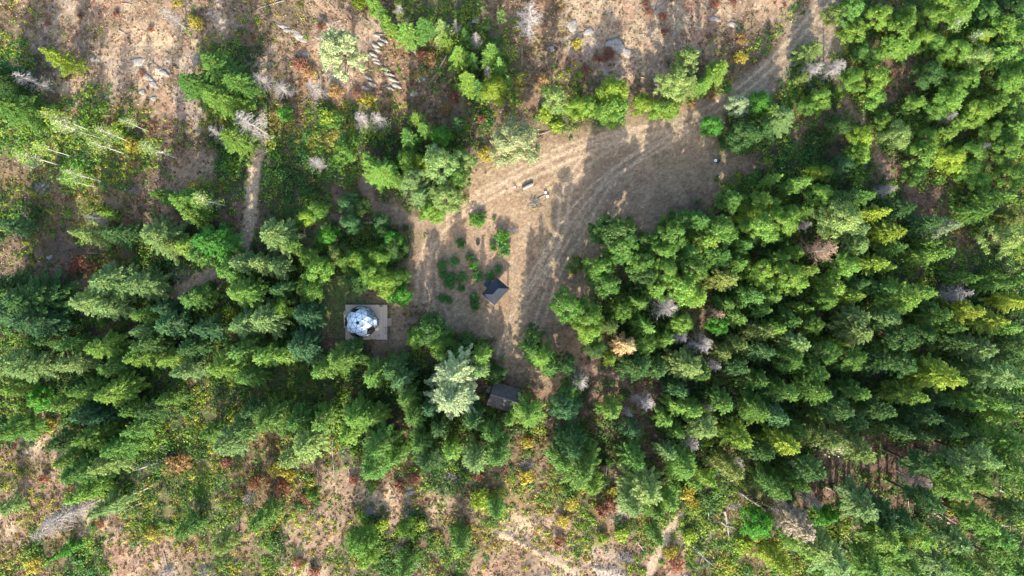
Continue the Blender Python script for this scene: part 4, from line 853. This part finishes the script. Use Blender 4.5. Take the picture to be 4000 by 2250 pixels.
# pavilion table seen below eave
# ---------------------------------------------------------------- the cabin
def shingle(name, c1, c2, cs):
    m, n, out = mat(name); tc = nd(n, 'ShaderNodeTexCoord'); br = nd(n, 'ShaderNodeTexBrick'); n.links.new(tc.outputs['Object'], br.inputs['Vector'])
    br.inputs['Scale'].default_value = 1; br.inputs['Brick Width'].default_value = .5; br.inputs['Row Height'].default_value = .2; br.inputs['Mortar Size'].default_value = .012
    for k_, v_ in (('Color1', c1), ('Color2', c2), ('Mortar', cs)): br.inputs[k_].default_value = (*v_, 1)
    ns = noise(n, 3, 5, .7, tc.outputs['Object']); c = mixc(n, 'MULTIPLY', 1.0, br.outputs[0], mixc(n, 'MIX', maprange(n, ns.outputs[0], .35, .65, 0, 1), (.65,.65,.65), (1.3,1.25,1.2)))
    p = nd(n, 'ShaderNodeBsdfPrincipled'); n.links.new(c, p.inputs['Base Color']); p.inputs['Roughness'].default_value = .9; n.links.new(p.outputs[0], out.inputs[0]); return m
M['shingle'] = shingle('asphalt_shingles', (0.085, 0.078, 0.074), (0.05, 0.047, 0.046), (0.03, 0.027, 0.026))
M['siding'] = simple('brown_siding', (0.16, 0.10, 0.065), 0.85, (0.09, 0.06, 0.042), 5)
ez, rz_ = 2.5, 3.75
A_ = P(1931.4, 1489.7, ez); D_ = P(2047, 1527, ez); B_ = P(1901, 1581, ez); E_ = P(2017, 1617, ez)
ccx = (A_[0]+D_[0]+B_[0]+E_[0])/4; ccy = (A_[1]+D_[1]+B_[1]+E_[1])/4; cang = math.atan2(D_[1]-A_[1], D_[0]-A_[0]); cl = math.dist(A_, D_)/2; cw = math.dist(A_, B_)/2
cg = float(hz(ccx, ccy))
cab = thing('cabin', 'small cabin with a dark shingled gable roof half hidden below the clearing', 'cabin', (ccx, ccy, cg), cang)
for s in (1, -1):
    mb = MB(); v = [(-cl, s*cw, ez), (cl, s*cw, ez), (cl, 0, rz_), (-cl, 0, rz_)]
    v2 = v+[(x, y, z-.09) for x, y, z in v]; fcs = [(0,1,2,3),(7,6,5,4),(0,4,5,1),(1,5,6,2),(3,2,6,7),(0,3,7,4)]
    mb.add(v2, fcs if s < 0 else [tuple(reversed(f)) for f in fcs]); mb.build('roof_slope', M['shingle'], cab)
MB().tube([(-cl-.01, 0, rz_+.02), (cl+.01, 0, rz_+.02)], .07, 6).build('ridge_cap', M['greyframe'], cab)
wl, ww = cl-.35, cw-.35
for s in (-1, 1):
    MB().box((0, s*ww, (ez)/2), (2*wl, .12, ez-.05)).build('wall', M['siding'], cab)
    mb = MB(); mb.add([(s*wl, -ww+.07, 0), (s*wl, ww-.07, 0), (s*wl, ww-.07, ez+.1), (s*wl, 0, rz_-.22), (s*wl, -ww+.07, ez+.1)], [(0,1,2,3,4)]); mb.build('gable_wall', M['siding'], cab)
dd = MB().box((.6, ww+.10, 1.0), (.85, .06, 2.0)).build('door', M['greyframe'], cab); MB().box((.92, ww+.16, 1.0), (.05, .06, .14)).build('handle', M['black'], dd)
for a in (-1.6,):
    wf = MB().box((a, ww+.09, 1.4), (.9, .06, .8)).build('window', M['bench'], cab); MB().box((a, ww+.135, 1.4), (.76, .02, .66)).build('pane', M['window'], wf)
# open door leaf and side unit
sx_, sy_ = P(1910, 1520, .8); su = thing('side_table', 'narrow grey slatted table beside the left gable of the cabin', 'table', (sx_, sy_, cg), cang)
mb = MB()
for k in range(3): mb.box((-.22+.22*k, 0, .74), (.19, 1.25, .04))
mb.build('tabletop', M['greyframe'], su)
for a in (-.25, .25):
    for q in (-.5, .5): MB().box((a, q, .36), (.06, .06, .74)).build('leg', M['black'], su)
# ---------------------------------------------------------------- tiny shed
sx_, sy_ = P(2357, 1838, 2.1); sg = float(hz(sx_, sy_)); sh = thing('small_shed', 'tiny dark flat-roofed shed half covered by a conifer crown', 'shed', (sx_, sy_, sg), R(-8))
MB().box((0, 0, 1.0), (1.15, 1.5, 2.1)).build('walls', M['siding'], sh)
M['tar'] = simple('black_roofing_felt', (0.012, 0.012, 0.013), 0.95, (0.02, 0.02, 0.02), 4, spec=0.05)
mb = MB(); v = [(-.6,-.9,2.0),(.6,-.9,2.0),(.6,.9,2.3),(-.6,.9,2.3)]; mb.add(v+[(x,y,z+.07) for x,y,z in v], [(3,2,1,0),(4,5,6,7),(0,1,5,4),(1,2,6,5),(2,3,7,6),(3,0,4,7)]); mb.build('roof', M['tar'], sh)
MB().box((.62, 0, 2.22), (.03, 1.8, .1)).build('fascia', M['bench'], sh)
dd = MB().box((0, -.77, .95), (.75, .04, 1.8)).build('door', M['beam'], sh); MB().box((.28, -.81, .95), (.04, .05, .12)).build('handle', M['black'], dd)

# ---------------------------------------------------------------- small things in the clearing
X, Y, z = G(1867, 951)
fp = thing('fire_pit', 'small round black fire pit with a steel rim in the clearing', 'fire pit', (X, Y, z)); 
def ring_mb(ri, ro, z0, z1, n_=28):
    mb = MB(); v = []; f = []
    for i in range(n_):
        a = 2*math.pi*i/n_; c, s = math.cos(a), math.sin(a); v += [(ro*c, ro*s, z0), (ro*c, ro*s, z1), (ri*c, ri*s, z1), (ri*c, ri*s, z0)]
    for i in range(n_):
        j = (i+1) % n_
        for k in range(3): f.append((i*4+k, j*4+k, j*4+k+1, i*4+k+1))
    return mb.add(v, f)
ring_mb(.24, .38, 0, .42).build('rim', M['black'], fp)
MB().tube([(0,0,0), (0,0,.12)], [.235, .235], 20).build('ash_bed', M['greyframe'], fp); MB().tube([(-.08,-.04,.15),(.08,.05,.17)], .05, 6).build('charred_log', M['logdark'], fp)
X, Y, z = G(2792, 629)
wc = thing('white_capped_drum', 'small white cap on a low drum at the right edge of the clearing', 'drum', (X, Y, z))
MB().tube([(0,0,0), (0,0,.55)], [.2, .2], 20).build('drum', M['bench'], wc)
M['whitepaint'] = simple('white_paint', (.85,.85,.82), .5, (.75,.75,.72), 3); ring_mb(.07, .27, .55, .62).build('cap', M['whitepaint'], wc)
MB().tube([(0,0,.5), (0,0,.58)], [.069, .069], 12).build('plug', M['black'], wc)
X, Y, z = G(2805, 634)
db = thing('dark_fallen_chair', 'dark folded camp chair lying on the grass beside the small white cap', 'chair', (X, Y, z+.05), R(60))
MB().box((0, 0, .12), (.62, .5, .05)).build('seat', M['black'], db); MB().box((.42, 0, .2), (.06, .5, .45)).build('backrest', M['black'], db)
for a in (-.27, .27):
    for q in (-.2, .2): MB().box((a, q, .03), (.04, .04, .14)).build('leg', M['greyframe'], db)
# split log bench
a0 = np.array(G(2042, 738)); b0 = np.array(G(2081, 720)); md = (a0+b0)/2; an = math.atan2(b0[1]-a0[1], b0[0]-a0[0]); L = np.linalg.norm(b0-a0)
lb = thing('log_bench', 'split log bench, dark bark on one side and pale cut face, in the sunlit clearing', 'bench', tuple(md), an)
MB().tube([(-L/2, .14, .26), (0, .17, .28), (L/2, .15, .27)], [.24, .26, .25], 12).build('bark_half', M['logdark'], lb)
M['palecut'] = simple('pale_cut_wood', (.48,.44,.38), .7, (.34,.31,.27), 4); MB().box((0, -.17, .36), (L*.97, .24, .07)).build('cut_face', M['palecut'], lb)
for s in (-1, 1): MB().box((s*L*.36, -.12, .15), (.18, .28, .33)).build('leg', M['logdark'], lb)
for i, (x, y, r_) in enumerate(((2131, 753, .32), (2138, 768, .36), (2012, 732, .16))):
    X, Y, z = G(x, y); 
    stp = thing('tree_stump', ['pale cut log round behind the brush heap, upper of two', 'pale cut log round, lower of two, at the end of a thin pole', 'tiny pale stump left of the log bench'][i], 'stump', (X, Y, z), 0, 'cut log rounds')
    MB().tube([(0,0,-.05), (0,0,.34)], [r_, r_*.96], 14).build('bark', M['logdark'], stp); MB().tube([(0,0,.33), (0,0,.355)], [r_*.9, r_*.88], 14).build('cut_top', M['palecut'], stp)
o = MB().tube([(-1.1,0,.12),(0,.03,.16),(1.1,0,.14)], [.08,.07,.05], 6).build('wooden_pole', M['log'], None, (*G(2112, 772)[:2], G(2112,772)[2])); o.rotation_euler = (0,0,R(28)); tag(o, 'thin reddish pole between the pale log rounds and the brush heap', 'pole')
# plank bench on the left path
X, Y, z = G(1445, 870); z = float(hz(X, Y))
pb = thing('plank_bench', 'pale plank bench standing between two dark bushes on the upper path', 'bench', (X, Y, z))
MB().box((0, 0, .45), (2.0, .36, .06)).build('seat', M['bench'], pb)
for a in (-.8, .8): MB().box((a, 0, .2), (.12, .3, .42)).build('leg', M['bench'], pb)
X, Y, z = G(1444, 885); ds_ = thing('dark_step_mat', 'dark slatted wooden mat in front of the pale plank bench', 'mat', (X, Y, z))
mb = MB()
for k in range(5): mb.box((0, -.5+.24*k, .06), (1.5, .17, .05))
mb.build('slats', M['siding'], ds_); MB().box((-.6, 0, .02), (.08, 1.15, .035)).box((.6, 0, .02), (.08, 1.15, .035)).build('bearers', M['siding'], ds_)
# brush heaps
def brush_heap(name, label, px, py, rad, n_, m_, hgt, green=0):
    X, Y, z = G(px, py); r_ = np.random.default_rng(int(px)); mb = MB()
    for i in range(n_):
        a = r_.random()*6.283; q = r_.random()**.5*rad*.6; c = np.array((math.cos(a)*q, math.sin(a)*q*.75, .1+hgt*(1-q/rad)*r_.random())); b_ = r_.random()*6.283; l_ = r_.uniform(.4, 1.2)*rad*.6
        d = np.array((math.cos(b_)*l_, math.sin(b_)*l_, r_.normal()*.12)); mb.tube([c-d/2, c+r_.normal(size=3)*.06, c+d/2], [.03, .024, .009], 3, False)
    if green:
        t = thing(name, label, 'brush heap', (X, Y, z)); mb.build('sticks', m_, t); f_ = link('leaves', BUSH[0][0], t, (-.1, -.5, 0)); f_.scale = (rad*.62, rad*.4, .35); f_.color = (.20, .20, .07, 1)
    else: t = mb.build(name, m_, None, (X, Y, z)); tag(t, label, 'brush heap')
    t['group'] = 'heaps of cut brush'
brush_heap('brush_heap', 'heap of cut green and grey branches in the sunlit middle of the clearing', 2090, 795, 1.9, 70, M['deadwood'], .8, 1)
brush_heap('brush_heap', 'heap of thin grey branches right of the bright green bushes', 2000, 900, 1.9, 70, M['deadwood'], .7, 1)
brush_heap('brush_heap', 'flat grey brush pile between the conifers at left', 709, 1068, 3.0, 420, M['deadwood'], .7)
for lx_, ly_, rr_, nn_, lb_ in ((2140, 2200, 1.2, 60, 'small'),): pass
for i, (x, y, rr_, nn_, lb_) in enumerate([(1440,1995,2.2,90,'tangle of grey dead sticks above the bottom broadleaf pair'),(1600,2010,2.4,90,'tangle of grey dead sticks near the lower centre slope'),(1560,2150,2.2,80,'tangle of grey dead sticks right of the bottom broadleaf pair'),
   (1765,1870,2.4,100,'tangle of grey dead sticks on the slope below the wood'),(2440,2180,2.6,110,'tangle of grey sticks left of the bottom footpath'),(800,2230,2.2,80,'pale tangle of dead sticks by the bottom edge at left'),(660,2230,1.9,70,'dark tangle of dead sticks by the bottom edge at left'),
   (2060,1820,2.2,80,'tangle of grey dead sticks left of the large conifers at lower centre'),(130,640,2.4,90,'tangle of dead sticks among the white-barked trees'),(170,730,2.8,130,'tangle of dead sticks below the white-barked trees at left'),(520,740,1.8,60,'small tangle of dead sticks at the left path'),
   (1345,1760,1.8,60,'tangle of sticks beside the tall standing pole at lower left'),(975,1950,2.2,80,'tangle of dead sticks at the lower left brush'),(2870,1975,2.2,90,'tangle of grey dead sticks above the pale broken log'),(2030,60,1.6,50,'tangle of fine grey twigs beside the round grey snag'),(620,1745,1.8,60,'tangle of grey twigs above the long branchy fallen log')]):
    brush_heap('brush_heap', lb_, x, y, rr_, nn_, M['deadwood'], .5)

name_all(items)

# ---------------------------------------------------------------- uncountable growth (stuff)
def scatter(dens, seed, per_m2, keep_clear=True):
    """points over the mapped area with probability dens(x, y)"""
    r_ = np.random.default_rng(seed); n_ = int(per_m2*236*142); X = r_.uniform(-118, 118, n_); Y = r_.uniform(-71, 71, n_)
    u = ((X-GX0)/ST).astype(int); v = ((Y-GY0)/ST).astype(int); k = r_.random(n_) < dens[v, u]
    return X[k], Y[k], u[k], v[k], r_
def clump_leaves(X, Y, r_, rad, k, leaf, hgt, colr, hueS=.18, flat=.8):
    n_ = len(X); rad = rad*r_.uniform(.6, 1.35, n_); Z = hz(X, Y); C0 = np.stack([X, Y, Z], -1)
    v = norm(r_.normal(size=(n_, k, 3))); v[..., 2] = np.abs(v[..., 2]); q = v*r_.uniform(.4, 1.05, (n_, k, 1))*rad[:, None, None]; q[..., 2] *= flat*hgt
    pos = C0[:, None]+q; pos[..., 2] += .03
    N = norm(v+r_.normal(size=v.shape)*.55+np.array((0, 0, .5))); U = norm(np.cross(N, r_.normal(size=v.shape))); W_ = np.cross(N, U)
    sc = leaf*r_.uniform(.6, 1.35, (n_, k, 1)); cc = colr*(1+r_.normal(size=(n_, 1))*.14)*(1+r_.normal(size=(n_, 3))*hueS*.35)
    V_, F_ = diamonds(pos.reshape(-1, 3), (U*sc*.6).reshape(-1, 3), (W_*sc*.42).reshape(-1, 3))
    ca = np.repeat(np.repeat(np.clip(cc, 0.005, .9), k, 0), 4, 0); ca = np.concatenate([ca, np.ones((len(ca), 1))], 1)
    return V_, F_, ca
road_or_path = np.clip(road+path+clear, 0, 1)
low = np.clip((-YY-22)/8, 0, 1); ur = np.clip((XX-48)/8, 0, 1)*np.clip((YY-18)/8, 0, 1)
pat = np.clip((fbm(XX, YY, 4.5, 201, 4)-0.42)/0.14, 0, 1); pat2 = np.clip((fbm(XX, YY, 6, 211, 3)-0.4)/0.2, 0, 1)
def layer(name, dens, per, rad, k, leaf, hgt, cols, seed, hueS=.18, label=None, flat=.8):
    X, Y, u, v, r_ = scatter(np.clip(dens, 0, 1)*(1-road_or_path), seed, per)
    cols = np.array(cols); t = fbm(X, Y, 6.0, seed+5, 4); t = np.clip((t-.34)/.32, 0, .9999)*len(cols); i = np.clip((t+r_.normal(size=len(t))*.28), 0, len(cols)-1e-3).astype(int)
    V_, F_, ca = clump_leaves(X, Y, r_, rad, k, leaf, hgt, cols[i], hueS, flat)
    o = link(name, mesh_np(name, V_, F_, M['brush'], attrs={'hue': ca})); tag(o, label, None, None, 'stuff'); return o
GC = [(.045,.100,.024), (.065,.150,.028), (.110,.215,.034), (.062,.145,.038), (.15,.235,.038)]
layer('green_undergrowth', Wt['g']*.95*(.6+.4*pat)+Wt['G']*.85+Wt['y']*.32+Wt['f']*.15+Wt['o']*.12+Wt['s']*.16*low*pat+verge*.3, 1.5, .85, 26, .29, 1.1, GC, 301)
layer('tall_undergrowth', Wt['g']*.8*pat+Wt['G']*.6+Wt['y']*.32*pat2+Wt['o']*.2*pat+Wt['f']*.08, .17, 1.7, 120, .30, 1.25, GC+[(.16,.24,.03)], 311)
pat3 = np.clip((fbm(XX, YY, 3.4, 241, 3)-.43)/.09, 0, 1)
pat4 = np.clip((fbm(XX, YY, 3.8, 261, 3)-.45)/.08, 0, 1)
layer('yellow_green_brush', (.15+1.1*pat3)*(Wt['y']*1.0*(.7+.3*pat)+Wt['o']*.5*pat+Wt['g']*.28+Wt['s']*(.10+.35*low*pat)+Wt['t']*.22*low*pat+ur*.35*Wt['g']+verge*.12), 2.6, .60, 22, .24, 1.0,
      [(.14,.23,.030), (.24,.31,.036), (.30,.31,.045), (.11,.20,.03), (.28,.25,.055)], 321)
layer('autumn_brush', (.12+1.4*pat4)*(Wt['o']*.8*(.35+.65*pat2)+Wt['y']*.14+Wt['s']*(.42+.2*low)*pat2+Wt['t']*(.05+.12*low)+Wt['g']*.10+Wt['f']*.08), 1.4, .45, 18, .22, .9,
      [(.16,.12,.05), (.21,.135,.055), (.15,.12,.045), (.23,.19,.06), (.19,.10,.055)], 341)
gr = np.clip((Wt['t']+Wt['s']*.8+Wt['r']*.5), 0, 1)*(.35+.65*pat)
layer('dry_grass', gr, 2.6, .22, 7, .20, 1.0, [(.32,.215,.14), (.26,.165,.11), (.36,.27,.18), (.24,.135,.09), (.30,.23,.15)], 361, .12)
layer('brown_heath', Wt['s']*.7+Wt['o']*.35+Wt['f']*.3+Wt['t']*.07, 1.5, .36, 12, .19, .9, [(.13,.085,.055), (.17,.11,.065), (.10,.075,.045), (.15,.12,.06)], 381, .14)
# low green weeds on the clearing edges
edgec = clear*(1-np.clip(fbm(XX, YY, 1e9, 1), 0, 0))
X, Y, u, v, r_ = scatter(np.clip(clear*(1-road)*np.clip((fbm(XX, YY, 5, 231)-.55)/.08, 0, 1)*.35+Wt['l']*.9, 0, 1), 401, 1.3)
V_, F_, ca = clump_leaves(X, Y, r_, .22, 9, .11, .5, np.tile((.075,.12,.035), (len(X), 1)), .15)
tag(link('clearing_grass', mesh_np('clearing_grass', V_, F_, M['brush'], attrs={'hue': ca})), kind='stuff')
# twigs and litter on the ground
def twigs(name, dens, per, seed, l0, l1, th, mat_):
    X, Y, u, v, r_ = scatter(np.clip(dens, 0, 1), seed, per); n_ = len(X); a = r_.random(n_)*6.283; L = r_.uniform(l0, l1, n_)/2; Z = hz(X, Y)+.10+r_.random(n_)*.25
    d = np.stack([np.cos(a)*L, np.sin(a)*L, r_.normal(size=n_)*.08*L], -1); s = np.stack([-np.sin(a), np.cos(a), np.zeros(n_)], -1)*th; up = np.array((0, 0, th)); c = np.stack([X, Y, Z], -1)
    V_ = np.stack([c-d-s, c-d+s, c-d+up*1.6, c+d-s*.5, c+d+s*.5, c+d+up*.8], 1).reshape(-1, 3); b0_ = np.arange(n_)[:, None]*6
    F_ = np.concatenate([b0_+np.array([0, 3, 5, 2]), b0_+np.array([2, 5, 4, 1]), b0_+np.array([1, 4, 3, 0])])
    tag(link(name, mesh_np(name, V_, F_, mat_)), kind='stuff')
twigs('fallen_twigs', (Wt['s']*.5+Wt['g']*.35+Wt['o']*.5+Wt['f']*.6+Wt['y']*.25+Wt['t']*.12+Wt['G']*.15)*(1-road_or_path), .30, 421, .8, 3.2, .03, M['deadwood'])
# loose stones
X, Y, u, v, r_ = scatter(np.clip(rockmask*.9+Wt['r']*.35+Wt['t']*.05+road*.02, 0, 1)*(1-clear), 441, 1.1)
n_ = len(X); S_ = r_.uniform(.08, .34, n_)*r_.uniform(.5, 1.1, n_); Z = hz(X, Y)
base = np.array([(1,0,0),(.3,.9,0),(-.8,.6,0),(-.9,-.5,0),(.2,-.95,0),(.35,.25,.6),(-.35,-.1,.65)]); 
ang = r_.random(n_)*6.283; cs, sn = np.cos(ang), np.sin(ang); bb = base[None]*r_.uniform(.7, 1.3, (n_, 7, 3))*S_[:, None, None]*np.array((1.3, .8, .9))
V_ = np.stack([bb[..., 0]*cs[:, None]-bb[..., 1]*sn[:, None]+X[:, None], bb[..., 0]*sn[:, None]+bb[..., 1]*cs[:, None]+Y[:, None], bb[..., 2]+Z[:, None]-.01], -1).reshape(-1, 3)
tf = np.array([(0,1,5),(1,2,5),(2,6,5),(2,3,6),(3,4,6),(4,0,5),(4,5,6)]); F_ = (np.arange(n_)[:, None, None]*7+tf[None]).reshape(-1, 3)
tag(link('loose_stones', mesh_np('loose_stones', V_, F_, M['rock'])), kind='stuff')
